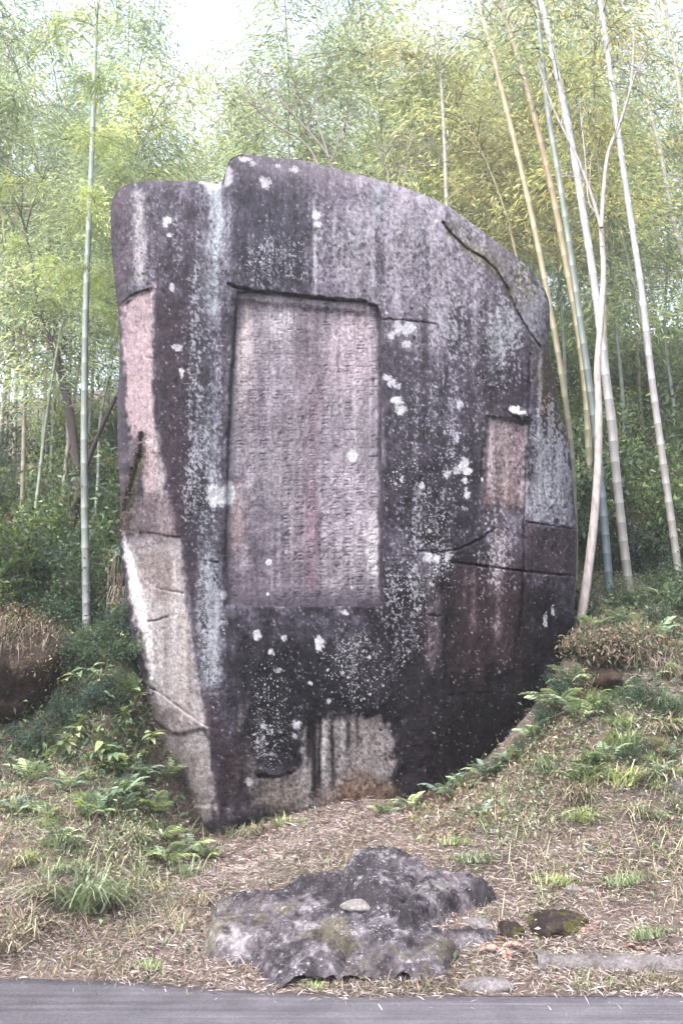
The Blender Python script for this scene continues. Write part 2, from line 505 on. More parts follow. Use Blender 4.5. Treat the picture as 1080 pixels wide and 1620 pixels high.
PANEL = [(372, 457), (392, 460), (430, 463), (470, 468), (520, 474), (575, 477), (598, 482), (603, 500), (604, 620), (605, 760), (607, 900), (607, 960),
         (480, 961), (353, 962), (352, 900), (354, 800), (357, 700), (362, 600), (368, 520)]
ALCOVE = [(770, 658), (800, 660), (832, 672), (830, 740), (827, 802), (795, 797), (765, 788), (766, 720)]
NICHE = [(492, 1142), (520, 1131), (560, 1129), (598, 1130), (614, 1152), (624, 1195), (621, 1245), (612, 1300), (430, 1300), (408, 1262), (412, 1228), (440, 1229), (466, 1220), (480, 1180)]
RIDGE = ([290, 450, 680, 780, 850, 1000, 1150, 1330], [222, 236, 245, 258, 290, 305, 332, 350])
CRACKS = [   # polyline, half width in px, depth in m
    ([(362, 450), (376, 456), (410, 462), (470, 468), (520, 474), (578, 477)], 2.0, 0.14),
    ([(700, 352), (712, 368), (735, 392), (762, 407), (785, 428), (802, 458), (815, 490), (832, 520), (852, 548)], 2.3, 0.15),
    ([(603, 505), (640, 507), (690, 513)], 1.4, 0.05),
    ([(712, 889), (760, 895), (820, 903), (870, 908), (912, 912)], 2.0, 0.09),
    ([(664, 872), (700, 874), (728, 868), (760, 852), (785, 836)], 1.8, 0.06),
    ([(833, 826), (870, 832), (911, 838)], 1.6, 0.06),
    ([(838, 560), (834, 700), (829, 800), (828, 900), (822, 1000)], 2.2, 0.05),
    ([(714, 890), (706, 990), (704, 1090)], 1.8, 0.03),
    ([(704, 1099), (760, 1097), (814, 1097)], 1.2, 0.025),
    ([(674, 973), (695, 974)], 1.4, 0.05),
    ([(763, 706), (761, 752)], 2.2, 0.07),
    ([(800, 648), (812, 660), (832, 670)], 2.0, 0.08),
    ([(190, 484), (212, 466), (240, 456)], 1.8, 0.06),
    ([(232, 566), (243, 568)], 1.8, 0.05),
    ([(226, 690), (222, 720), (212, 750), (206, 780), (198, 808)], 4.5, 0.14),
    ([(236, 843), (262, 848), (286, 850)], 1.7, 0.06),
    ([(246, 930), (268, 935), (290, 938)], 1.6, 0.05),
    ([(235, 984), (250, 982), (266, 976)], 2.0, 0.07),
    ([(222, 1082), (250, 1094), (282, 1118), (312, 1140), (330, 1150)], 1.9, 0.07),
    ([(230, 1135), (250, 1146), (272, 1160)], 1.6, 0.05),
    ([(313, 886), (345, 890)], 1.4, 0.04),
    ([(410, 1228), (440, 1230), (466, 1221)], 2.4, 0.10),
    ([(195, 820), (188, 845), (196, 900), (214, 990), (240, 1072)], 1.6, 0.05),
    ([(500, 264), (510, 300), (499, 345), (497, 400), (492, 452)], 1.3, 0.03),
]

def boulder_depth(px, py, dist):
    """metres behind the front plane"""
    d = np.zeros_like(px)
    rid = np.interp(py, *RIDGE)
    d += 1.05 * np.log1p(np.exp((rid - px) / 9.0)) * 9.0 / 118.0             # left flank turns away
    d += 0.75 * np.log1p(np.exp((px - 838) / 7.0)) * 7.0 / 118.0 * sstep(400, 620, py)   # right flank
    d += 0.10 * sstep(420, 250, py) + 0.45 * sstep(980, 1340, py) ** 2       # leans back at the top, undercut at the foot
    d += 0.30 * sstep(640, 880, px) * sstep(900, 1200, py)
    # broad bulges
    d += 0.26 * (fbm(px / 210 + 3, py / 260 + 7, 1, 3) - 0.5)
    d += 0.09 * (fbm(px / 45, py / 70, 5, 4) - 0.5)
    d += 0.05 * np.abs(fbm(px / 26 + 5, py / 60, 7, 3) - 0.5)
    d += 0.024 * (fbm(px / 9, py / 11, 9, 3, 0.65) - 0.5)
    # block above the panel overhangs it
    ov = sstep(250, 470, py) * sstep(482, 468, py - 0.10 * (px - 370)) * sstep(350, 385, px) * sstep(620, 560, px)
    d -= 0.07 * ov
    # shoulder slab behind the crack, upper right
    sh = sdf(px, py, [(705, 345), (712, 368), (735, 392), (762, 407), (785, 428), (802, 458), (815, 490), (832, 520), (852, 548), (900, 560), (900, 300), (700, 300)])
    d += 0.16 * sstep(-2, 10, sh)
    # left step of the crest (step at the notch)
    d += 0.10 * sstep(352, 340, px) * sstep(460, 300, py)
    # sunk panel
    s = sdf(px, py, PANEL) + 2.0 * (fbm(px / 14, py / 14, 21, 2) - 0.5)
    lw = np.clip(1 + 9 * sstep(420, 370, px), 1, 10)
    d += 0.17 * sstep(0, 1, s / (1.5 + lw))
    d += 0.05 * np.exp(-((s + 4) / 3.0) ** 2) * 0
    # alcove and niche
    s = sdf(px, py, ALCOVE) + 3 * (fbm(px / 10, py / 10, 23, 2) - 0.5)
    d += 0.06 * sstep(-2, 5, s)
    d -= 0.11 * np.exp(-(((px - 822) / 17) ** 2 + ((py - 655) / 7) ** 2))
    s = sdf(px, py, NICHE) + 5 * (fbm(px / 16, py / 16, 24, 2) - 0.5)
    d += 0.04 * sstep(-4, 10, s)
    # exfoliating sheets on the left flank
    for poly, hgt in ((SHEET_A, 0.07), (SHEET_B, 0.025), (SHEET_C, 0.06)):
        s = sdf(px, py, poly) + 5 * (fbm(px / 12, py / 12, 27, 2) - 0.5)
        d += hgt * sstep(-2, 5, s)
    for line, w, dep in CRACKS:
        L = np.asarray(line, float)
        k = (px > L[:, 0].min() - 25) & (px < L[:, 0].max() + 25) & (py > L[:, 1].min() - 25) & (py < L[:, 1].max() + 25)
        wob = 5.0 * (fbm(px[k] / 7, py[k] / 7, 30, 3, 0.65) - 0.5)
        q = seg_dist(px[k] + wob, py[k] + wob * 0.7, line)
        along = 0.25 + 1.1 * fbm(px[k] / 26, py[k] / 26, 31, 2) if dep < 0.1 else 1.0
        if dep >= 0.1: w = w * (0.35 + 1.25 * fbm(px[k] / 15, py[k] / 15, 33, 3))
        d[k] += dep * (0.75 if dep < 0.1 else 1.0) * along * np.exp(-(q / (w * (0.8 if dep < 0.1 else 1.0))) ** 2)
    # rounded rim
    r = 26 + 16 * sstep(1000, 1250, py) + 14 * sstep(700, 860, px) * sstep(650, 450, py) + 8 * sstep(330, 260, py)
    e = 1 - np.clip(dist / r, 0, 1)
    d += r / 118.0 * (1 - np.sqrt(np.clip(1 - e * e, 0, 1))) * 1.0
    return d

SHEET_A = [(196, 484), (214, 464), (243, 456), (243, 560), (246, 690), (238, 700), (205, 700), (198, 600)]
SHEET_B = [(196, 835), (240, 842), (286, 850), (294, 935), (310, 1040), (330, 1150), (282, 1120), (244, 1090), (225, 960)]
SHEET_C = [(228, 1130), (272, 1160), (330, 1152), (346, 1280), (300, 1275), (250, 1205)]

FRONT_Y = 13.0

def rock_noise_color(px, py):
    """stains, lichen and streaks of the rock face, as the photograph shows them (sRGB), and the density of lichen specks"""
    n1 = fbm(px / 60, py / 140, 50, 4); n2 = fbm(px / 14, py / 120, 54, 4); n3 = fbm(px / 8, py / 9, 58, 3)
    n4 = fbm(px / 30, py / 34, 62, 4, 0.6)
    st = fbm(px / 5.5, py / 130, 66, 4, 0.6)
    C = np.empty(px.shape + (3,)); C[:] = (98, 92, 106)
    spk = np.full(px.shape, 0.10)

    def blend(col, w):
        w = np.clip(w, 0, 1)[..., None]
        C[:] = C * (1 - w) + np.asarray(col, float) * w

    def blob(cx, cy, rx_, ry_, col, s=1.0, edge=0.6, nz=None):
        q = ((px - cx) / rx_) ** 2 + ((py - cy) / ry_) ** 2
        q = np.sqrt(q) + 0.9 * ((n4 if nz is None else nz) - 0.5)
        blend(col, s * sstep(1.0 + edge * 0.5, 1.0 - edge, q))

    def streak(x, y0, y1, w, col, s=1.0):
        xx = px - x - 5 * (fbm(py / 60, py * 0 + x, 70, 2) - 0.5)
        q = np.exp(-(xx / w) ** 2) * sstep(y0 - 12, y0 + 12, py) * sstep(y1 + 25, y1 - 25, py)
        blend(col, s * q * np.clip(0.35 + 1.5 * (n2 - 0.25) + 0.6 * (n3 - 0.5), 0, 1))

    def poly(P, col, s=1.0, edge=6, rough=14):
        q = sdf(px, py, P) + rough * 1.3 * (n4 - 0.5) + (4 + rough * 0.9) * (n3 - 0.5) + rough * 0.8 * (st - 0.5)
        blend(col, s * sstep(-edge, edge, q))

    # large fields
    blob(640, 370, 180, 150, (164, 155, 168), 0.95)
    blob(720, 480, 110, 120, (140, 132, 146), 0.75)
    blob(430, 370, 75, 120, (72, 70, 84), 0.9)
    blob(520, 330, 60, 70, (104, 98, 112), 0.6)
    blob(270, 380, 50, 110, (112, 102, 116), 0.6)
    blob(285, 620, 40, 260, (80, 73, 86), 0.9)
    blob(320, 800, 30, 380, (92, 92, 104), 0.6)
    blob(690, 620, 95, 130, (92, 87, 100), 0.8)
    blob(800, 560, 48, 110, (74, 66, 80), 0.85)
    blob(690, 800, 100, 120, (66, 61, 73), 0.9)
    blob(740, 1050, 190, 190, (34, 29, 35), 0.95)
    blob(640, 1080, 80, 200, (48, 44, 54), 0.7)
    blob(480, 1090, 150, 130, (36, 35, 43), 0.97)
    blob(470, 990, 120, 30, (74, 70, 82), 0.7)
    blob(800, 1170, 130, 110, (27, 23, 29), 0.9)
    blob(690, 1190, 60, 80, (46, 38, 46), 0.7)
    for x, y0, y1, w, col, sv in ((600, 300, 470, 9, (84, 80, 94), 0.75), (575, 300, 460, 6, (96, 90, 104), 0.6), (628, 330, 520, 8, (176, 170, 180), 0.6), (668, 330, 560, 10, (112, 105, 118), 0.6), (690, 370, 560, 8, (170, 163, 175), 0.55), (728, 420, 620, 9, (104, 97, 110), 0.6), (752, 440, 620, 7, (160, 153, 165), 0.45),
                                   (470, 290, 450, 12, (66, 64, 77), 0.7), (445, 300, 450, 8, (84, 82, 95), 0.6), (395, 280, 450, 10, (100, 96, 110), 0.5), (525, 280, 460, 7, (128, 122, 136), 0.5), (775, 560, 860, 10, (58, 52, 62), 0.75), (740, 600, 860, 12, (64, 58, 68), 0.6), (650, 560, 860, 10, (76, 70, 82), 0.6), (820, 860, 1100, 12, (50, 42, 50), 0.6),
                                   (300, 320, 900, 12, (84, 74, 88), 0.6), (270, 480, 860, 8, (92, 76, 90), 0.6), (720, 920, 1100, 7, (60, 44, 50), 0.7), (760, 900, 1100, 8, (68, 52, 58), 0.6)):
        streak(x, y0, y1, w, col, sv)
    # fine vertical streaking over everything
    C[:] *= (1 + 0.42 * (st - 0.5) + 0.30 * (n2 - 0.5))[..., None]
    C[:] *= (1 + 0.45 * (n4 - 0.5) + 0.30 * (n3 - 0.5))[..., None]
    # left flank
    poly([(176, 290), (206, 290), (200, 470), (192, 620), (196, 800), (186, 830), (176, 600)], (108, 94, 108), 0.8)
    streak(219, 300, 455, 13, (190, 187, 191), 1.0)
    poly([(194, 486), (213, 465), (243, 455), (243, 560), (246, 685), (252, 790), (228, 800), (220, 700), (202, 690), (197, 600)], (194, 172, 178), 0.92, 4, 8)
    poly([(238, 680), (252, 684), (264, 780), (272, 850), (250, 845), (244, 760)], (182, 170, 172), 0.85, 5, 10)
    streak(238, 470, 690, 5, (196, 182, 184), 0.7)
    poly([(200, 690), (226, 690), (226, 790), (200, 830), (192, 830)], (118, 104, 112), 0.7)
    poly([(205, 740), (228, 690), (234, 720), (222, 770), (214, 830), (196, 835)], (92, 88, 78), 0.8, 5, 10)
    poly([(194, 838), (240, 842), (288, 850), (294, 940), (308, 1030), (330, 1150), (346, 1290), (320, 1306), (290, 1262), (262, 1230), (244, 1195), (232, 1130), (240, 1080), (214, 990), (197, 900)],
         (192, 184, 186), 0.94 * sstep(815, 905, py + 40 * (n2 - 0.5)) + 0.25 * sstep(790, 850, py) * sstep(905, 850, py), 5, 14)
    poly([(204, 800), (228, 770), (262, 790), (288, 850), (250, 860), (194, 846)], (150, 136, 139), 0.75, 8, 26)
    poly([(212, 868), (250, 870), (286, 890), (282, 950), (240, 940), (222, 920)], (140, 126, 126), 0.7, 10, 40)
    poly([(230, 1140), (280, 1160), (332, 1200), (336, 1290), (300, 1280), (255, 1210)], (172, 162, 162), 0.6, 10, 30)
    poly([(212, 1080), (240, 1095), (300, 1140), (320, 1150), (270, 1155), (232, 1130)], (124, 112, 116), 0.6, 8, 26)
    streak(292, 940, 1150, 9, (204, 194, 192), 0.7)
    for x, y0, y1, w, col in ((262, 850, 1080, 5, (142, 130, 130)), (276, 880, 1100, 4, (214, 206, 206)), (255, 1000, 1120, 5, (216, 208, 208)), (300, 1000, 1140, 4, (150, 138, 140)), (285, 1150, 1260, 6, (146, 136, 138)), (318, 1160, 1280, 7, (204, 196, 196)), (270, 1150, 1230, 6, (206, 198, 198))):
        streak(x, y0, y1, w, col, 0.75)
    poly([(190, 838), (200, 842), (210, 880), (226, 940), (240, 1010), (248, 1060), (240, 1078), (228, 1020), (212, 960), (198, 890)], (240, 234, 236), 0.97, 3, 6)
    poly([(186, 850), (196, 910), (204, 1000), (216, 1100), (230, 1170), (216, 1140), (205, 1040), (198, 960)], (112, 98, 106), 0.8, 4, 8)
    # purple brown strip right of the flank
    poly([(250, 470), (285, 480), (296, 700), (306, 860), (318, 960), (346, 1140), (366, 1200), (350, 1320), (336, 1180), (312, 1050), (298, 900), (276, 800), (256, 690)], (76, 62, 74), 0.75, 8, 18)
    # bluish lichen streak
    for (x, y0, y1, w, s) in ((339, 290, 505, 15, 1.0), (336, 300, 420, 10, 0.8), (338, 540, 640, 9, 0.45), (333, 640, 770, 12, 0.4), (330, 880, 1100, 14, 0.55), (342, 940, 1090, 9, 0.5)):
        streak(x, y0, y1, w, (198, 210, 219), s)
    blob(330, 960, 24, 130, (134, 138, 148), 0.55)
    streak(497, 325, 455, 3.2, (206, 206, 212), 1.0)
    streak(560, 330, 460, 12, (150, 148, 156), 0.6)
    streak(596, 295, 350, 9, (176, 190, 200), 0.9)
    streak(650, 330, 560, 16, (160, 152, 164), 0.5)
    streak(700, 340, 540, 14, (158, 150, 162), 0.5)
    streak(560, 1000, 1060, 14, (122, 116, 118), 0.6)
    # right side
    poly([(700, 345), (735, 350), (800, 400), (862, 460), (868, 540), (852, 548), (832, 520), (802, 458), (762, 407), (712, 368)], (128, 122, 124), 0.85, 5, 16)
    poly([(704, 352), (720, 372), (770, 405), (800, 440), (815, 480), (805, 480), (780, 432), (735, 398), (708, 372)], (112, 106, 84), 0.7, 5, 10)
    poly([(820, 400), (850, 440), (845, 480), (820, 450)], (108, 104, 84), 0.7, 6, 18)
    blob(795, 520, 30, 46, (150, 152, 158), 0.7)
    streak(783, 520, 600, 10, (160, 172, 178), 0.8)
    blob(845, 500, 22, 44, (150, 150, 160), 0.75)
    poly([(852, 560), (872, 560), (890, 650), (902, 710), (880, 690), (858, 660), (848, 620)], (98, 88, 72), 0.85, 6, 12)
    blob(862, 640, 10, 18, (112, 74, 60), 0.7)
    poly([(846, 680), (862, 680), (896, 700), (908, 790), (910, 834), (870, 830), (832, 822), (832, 770)], (150, 150, 160), 0.8, 6, 22)
    streak(853, 560, 800, 3.5, (186, 190, 196), 0.9)
    poly([(834, 830), (912, 838), (912, 912), (832, 905)], (84, 70, 79), 0.8, 9, 22)
    poly([(722, 885), (826, 895), (820, 1060), (712, 1060)], (72, 55, 62), 0.7, 14, 30)
    for x, w, s, y1 in ((788, 9, 0.9, 1010), (775, 5, 0.6, 960), (748, 6, 0.6, 1000), (735, 4, 0.5, 960), (806, 4, 0.5, 900), (682, 10, 0.7, 1050), (690, 5, 0.5, 1040)):
        streak(x, 830 if x > 760 else 900, y1, w, (140, 122, 128), s)
    streak(682, 960, 1060, 10, (122, 104, 112), 0.7)
    streak(785, 770, 890, 20, (128, 118, 128), 0.5)
    # alcove
    poly(ALCOVE, (152, 138, 143), 0.92, 4, 10)
    streak(776, 665, 800, 5, (188, 176, 178), 0.9); streak(800, 670, 800, 4, (196, 184, 172), 0.9); streak(806, 670, 790, 3, (128, 104, 98), 0.8); streak(817, 670, 800, 6, (122, 100, 112), 0.8); streak(788, 670, 800, 5, (120, 102, 110), 0.8)
    poly([(764, 785), (830, 796), (828, 812), (766, 800)], (92, 78, 82), 0.6, 4, 6)
    # niche at the foot
    poly(NICHE, (160, 151, 151), 0.9, 7, 14)
    blob(570, 1262, 62, 34, (122, 92, 72), 0.75)
    blob(450, 1262, 42, 30, (122, 112, 104), 0.6)
    for x, y1, w, s in ((496, 1262, 4.5, 0.9), (506, 1245, 3, 0.8), (526, 1235, 4, 0.85), (487, 1200, 4, 0.8), (550, 1190, 4, 0.5), (565, 1180, 3, 0.45), (536, 1200, 3, 0.6)):
        xx = px - x - 4 * (fbm(py / 40, py * 0 + x, 70, 2) - 0.5)
        blend((30, 27, 32), 1.25 * s * np.exp(-(xx / w) ** 2) * sstep(1120, 1150, py) * sstep(y1 + 20, y1 - 20, py) * np.clip(0.5 + 1.4 * (n2 - 0.3), 0, 1))
    streak(512, 1136, 1235, 4, (202, 196, 198), 0.95); streak(540, 1132, 1215, 6, (194, 188, 190), 0.9); streak(575, 1132, 1200, 9, (182, 175, 176), 0.7); streak(482, 1150, 1215, 4, (188, 182, 184), 0.7)
    # pale wedge lower left of the niche
    poly([(378, 1130), (392, 1160), (412, 1228), (410, 1285), (396, 1290), (384, 1220)], (128, 120, 118), 0.7, 5, 16)
    blob(372, 1230, 20, 70, (84, 70, 76), 0.7)
    # bright vertical frets of lichen
    streak(412, 1120, 1190, 5, (186, 186, 190), 0.7); streak(672, 870, 960, 14, (150, 150, 158), 0.5); streak(708, 868, 895, 8, (196, 196, 202), 0.8)
    # white crustose lichen rosettes
    # frosting of fine grey lichen grit in vertical runs, and dark pits
    g1 = fbm(px / 3.2, py / 3.6, 210, 3, 0.75); g2 = fbm(px / 2.6, py / 4.6, 214, 2, 0.7)
    dens = np.full(px.shape, 0.07)
    for cx, cy, rx_, ry_, s in ((640, 380, 170, 170, 0.26), (720, 470, 120, 150, 0.26), (430, 420, 70, 60, 0.24), (320, 640, 36, 330, 0.36), (690, 640, 90, 150, 0.20), (680, 830, 90, 120, 0.24), (640, 940, 60, 110, 0.30), (440, 1110, 70, 110, 0.14),
                                (575, 1040, 60, 60, 0.24), (800, 520, 50, 100, 0.36), (870, 720, 40, 110, 0.46), (785, 870, 40, 100, 0.28), (775, 960, 30, 70, 0.18), (250, 380, 70, 110, 0.18), (250, 920, 40, 60, 0.18), (330, 990, 26, 150, 0.44), (860, 430, 60, 60, 0.40)):
        q = np.sqrt(((px - cx) / rx_) ** 2 + ((py - cy) / ry_) ** 2) + 0.7 * (n4 - 0.5)
        dens = np.maximum(dens, s * sstep(1.3, 0.3, q))
    dens = dens * np.clip(0.25 + 1.5 * st, 0.2, 1.5) * np.clip(0.3 + 1.4 * n2, 0.3, 1.5)
    flank = sstep(8, -8, px - np.interp(py, *RIDGE) - 10) * sstep(450, 478, py)
    nich = sstep(-6, 6, sdf(px, py, NICHE))
    dens = dens * (1 - 0.7 * np.maximum(flank, nich))
    C[:] *= (1 + (0.75 - 0.40 * flank) * (g1 - 0.5) + 0.35 * (g2 - 0.5))[..., None]
    blend((176, 178, 188), 0.80 * sstep(0.80 - 0.62 * dens, 0.92 - 0.62 * dens, g1 * 0.65 + g2 * 0.35 + 0.10))
    blend((34, 30, 37), 0.55 * sstep(0.36, 0.26, g1 * 0.5 + g2 * 0.5) * (1 - 0.75 * flank) * (1 - 0.6 * sstep(100, 190, C.mean(-1))))
    wob = 1.0 * (n3 - 0.5) + 1.5 * (g1 - 0.5) + 0.6 * (fbm(px / 14, py / 14, 250, 2) - 0.5)
    for (cx, cy, a, c2) in LICHEN:
        q = np.sqrt(((px - cx) / a) ** 2 + ((py - cy) / c2) ** 2) + wob * min(1.0, 10 / a)
        blend((220, 221, 228), 0.95 * sstep(1.10, 0.78, q) * np.clip(0.45 + 1.1 * g2, 0, 1))
        near = sstep(0.35, 0.0, q) * 0.25 * (a > 10)
        blend((196, 198, 204), near)
    # rim of the crest
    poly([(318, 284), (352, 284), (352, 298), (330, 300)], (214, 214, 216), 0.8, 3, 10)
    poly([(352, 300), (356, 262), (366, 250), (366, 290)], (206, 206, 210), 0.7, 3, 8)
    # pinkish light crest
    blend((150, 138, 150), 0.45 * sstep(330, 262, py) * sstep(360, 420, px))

    C[:] *= (0.80 + 0.20 * sstep(60, 150, C.mean(-1)))[..., None]
    for cx, cy, rx_, ry_, s in ((440, 410, 80, 60, 0.62), (680, 720, 90, 170, 0.55), (660, 930, 90, 110, 0.62), (440, 1110, 80, 120, 0.52), (570, 1050, 110, 90, 0.6), (310, 660, 40, 260, 0.42), (780, 560, 60, 90, 0.5),
                                (740, 1080, 160, 140, 0.22), (330, 980, 30, 160, 0.5), (860, 950, 50, 120, 0.3), (640, 560, 90, 70, 0.3), (420, 1180, 30, 60, 0.7), (690, 890, 40, 40, 0.75), (340, 400, 20, 110, 0.6), (270, 1000, 30, 150, 0.25)):
        q = np.sqrt(((px - cx) / rx_) ** 2 + ((py - cy) / ry_) ** 2) + 0.8 * (n4 - 0.5)
        spk = np.maximum(spk, s * sstep(1.25, 0.35, q) * np.clip(0.45 + 1.3 * (n3 * 0.4 + n1 * 0.6 - 0.25), 0.2, 1.1))
    return C, spk

LICHEN = [(341, 784, 16, 18), (360, 780, 13, 21), (338, 797, 7, 8), (354, 941, 6, 8), (557, 721, 9, 10), (646, 520, 11, 10), (628, 519, 7, 10), (619, 530, 6, 8), (643, 545, 7, 5),
          (612, 597, 8, 6), (620, 605, 9, 7), (628, 611, 6, 5), (630, 636, 9, 9), (634, 648, 8, 9), (622, 634, 6, 6), (710, 749, 8, 9), (720, 745, 5, 7), (733, 736, 9, 11), (740, 745, 7, 7),
          (419, 291, 8, 9), (415, 284, 5, 5), (266, 349, 7, 7), (262, 356, 5, 5), (269, 372, 6, 5), (500, 342, 6, 8), (502, 354, 5, 5), (506, 1016, 6, 11), (503, 1024, 5, 6), (405, 1003, 6, 8),
          (425, 889, 5, 5), (452, 872, 3, 3), (424, 940, 3, 3), (814, 648, 9, 6), (826, 655, 10, 7), (862, 980, 3.5, 10), (874, 968, 3, 8), (395, 1238, 6, 6), (470, 1147, 7, 7), (466, 1165, 5, 5),
          (478, 1186, 3, 5), (416, 1150, 3, 5), (735, 760, 4, 6), (738, 780, 5, 9), (722, 690, 4, 9), (726, 640, 5, 8), (466, 268, 8, 5), (388, 252, 12, 5), (400, 258, 7, 4), (272, 455, 4, 6),
          (282, 550, 7, 5), (288, 590, 4, 8), (690, 350, 4, 3), (440, 262, 4, 3), (676, 880, 6, 9), (708, 882, 5, 8), (690, 885, 5, 6), (556, 930, 3, 3), (545, 970, 6, 4), (612, 495, 3, 3),
          (650, 700, 3, 3), (636, 760, 3, 4), (668, 770, 5, 7), (762, 760, 3, 5), (450, 1010, 4, 6), (430, 1030, 4, 7), (440, 1060, 5, 4), (490, 1080, 4, 3), (520, 1110, 4, 4)]

nu, nvv = 440, 580
bt, bb = resample(TOP, nu), resample(BOTTOM, nu)
bl, br_ = resample(LEFT, nvv)[::-1], resample(RIGHT, nvv)      # both from top to bottom
s_ = np.linspace(0, 1, nu)[None, :, None]; t_ = np.linspace(0, 1, nvv)[:, None, None]
PQ = ((1 - t_) * bt[None] + t_ * bb[None] + (1 - s_) * bl[:, None] + s_ * br_[:, None]
      - ((1 - s_) * (1 - t_) * bt[0] + s_ * (1 - t_) * bt[-1] + (1 - s_) * t_ * bb[0] + s_ * t_ * bb[-1]))
PX, PY = PQ[..., 0], PQ[..., 1]
outline = [tuple(p) for p in np.vstack([resample(TOP, 50), resample(RIGHT, 40)[1:], resample(BOTTOM, 50)[::-1][1:], resample(LEFT, 60)[1:]])]
dist = seg_dist(PX, PY, outline)
DEP = boulder_depth(PX, PY, dist)
VF = at(PX, PY, FRONT_Y + DEP)
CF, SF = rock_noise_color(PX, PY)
idx = np.arange(nu * nvv).reshape(nvv, nu)
Qf = np.stack([idx[:-1, :-1], idx[1:, :-1], idx[1:, 1:], idx[:-1, 1:]], -1).reshape(-1, 4)
# sides and back: the rim carried straight back into the hill
rim = np.concatenate([idx[0, :-1], idx[:-1, -1], idx[-1, :0:-1], idx[:0:-1, 0]])
VFf = VF.reshape(-1, 3); Cf = CF.reshape(-1, 3); Sf = SF.reshape(-1)
R0 = VFf[rim]; Cr = Cf[rim] * 0.5 + np.array([96, 88, 98]) * 0.5
cen = np.array([0.0, 0, 5.4])
steps = np.array([0.15, 0.35, 0.6, 0.9, 1.3, 1.7, 2.2, 2.7, 3.1, 3.4, 3.55])
Vs, Cs, Ss = [VFf], [Cf], [Sf]
base = len(VFf); prev = rim; Qs = [Qf]
for k, dy_ in enumerate(steps):
    sh = 1 - 0.012 * dy_ ** 1.6 - (0.10 if k == len(steps) - 2 else 0.3 if k == len(steps) - 1 else 0)
    P = R0.copy()
    P[:, 0] = (P[:, 0] - cen[0]) * sh + cen[0]; P[:, 2] = (P[:, 2] - cen[2]) * sh + cen[2]
    P[:, 1] = R0[:, 1] * (1 - dy_ / 3.55) + (FRONT_Y + 0.6) * (dy_ / 3.55) + dy_
    nz = 0.12 * (fbm(R0[:, 0] * 2 + R0[:, 2] * 1.3, R0[:, 2] * 1.4 + dy_ * 2, 80, 3) - 0.5) * min(1, dy_ * 2)
    P[:, 0] += nz * np.sign(P[:, 0]); P[:, 2] += nz * 0.3
    cur = base + np.arange(len(rim)); base += len(rim)
    Vs.append(P); Cs.append(Cr * (1 + 0.3 * (fbm(R0[:, 0] * 5 + 3, R0[:, 2] * 3 + dy_ * 4, 84, 3) - 0.5))[:, None]); Ss.append(np.full(len(rim), 0.3))
    Qs.append(np.stack([prev, np.roll(prev, -1), np.roll(cur, -1), cur], -1)); prev = cur
Vs.append(np.array([[0.0, FRONT_Y + 4.3, 5.4]])); Cs.append(np.array([[96, 88, 98.0]])); Ss.append(np.array([0.2]))
Qs.append(np.stack([prev, np.roll(prev, -1), np.full(len(rim), base), np.full(len(rim), base)], -1))
bV, bQ, bC, bS = np.vstack(Vs), np.vstack(Qs), np.vstack(Cs), np.concatenate(Ss)
boulder_root = empty("inscribed_boulder", (0.2, FRONT_Y + 1.0, 1.2))
def world_child(name, me, mat, parent):
    o = link(name, me, mat, parent)
    o.matrix_parent_inverse = parent.matrix_basis.inverted()
    return o
def back_tris(me): return me
def mesh_mixed(name, V, Q, cols, extra):
    """quads, with the last fan as triangles"""
    me = bpy.data.meshes.new(name)
    tri = Q[:, 2] == Q[:, 3]
    Qd, T = Q[~tri], Q[tri][:, :3]
    me.vertices.add(len(V)); me.vertices.foreach_set("co", V.astype(np.float32).ravel())
    nl = len(Qd) * 4 + len(T) * 3
    me.loops.add(nl); me.loops.foreach_set("vertex_index", np.concatenate([Qd.ravel(), T.ravel()]).astype(np.int32))
    me.polygons.add(len(Qd) + len(T))
    me.polygons.foreach_set("loop_start", np.concatenate([np.arange(len(Qd)) * 4, len(Qd) * 4 + np.arange(len(T)) * 3]).astype(np.int32))
    me.polygons.foreach_set("loop_total", np.concatenate([np.full(len(Qd), 4), np.full(len(T), 3)]).astype(np.int32))
    me.polygons.foreach_set("use_smooth", np.ones(len(Qd) + len(T), bool))
    a = me.attributes.new("Col", 'FLOAT_COLOR', 'POINT')
    c = np.ones((len(V), 4), np.float32); c[:, :3] = cols
    a.data.foreach_set("color", c.ravel())
    for k, val in extra.items():
        a = me.attributes.new(k, 'FLOAT', 'POINT'); a.data.foreach_set("value", np.asarray(val, np.float32))
    me.update(); me.validate()
    return me
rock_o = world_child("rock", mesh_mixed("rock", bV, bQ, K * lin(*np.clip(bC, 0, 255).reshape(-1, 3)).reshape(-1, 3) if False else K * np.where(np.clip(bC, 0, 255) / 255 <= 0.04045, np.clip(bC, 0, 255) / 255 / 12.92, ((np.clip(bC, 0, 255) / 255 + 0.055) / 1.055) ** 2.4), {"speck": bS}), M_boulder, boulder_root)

def srgb_arr(c):
    c = np.clip(c, 0, 255) / 255
    return np.where(c <= 0.04045, c / 12.92, ((c + 0.055) / 1.055) ** 2.4)

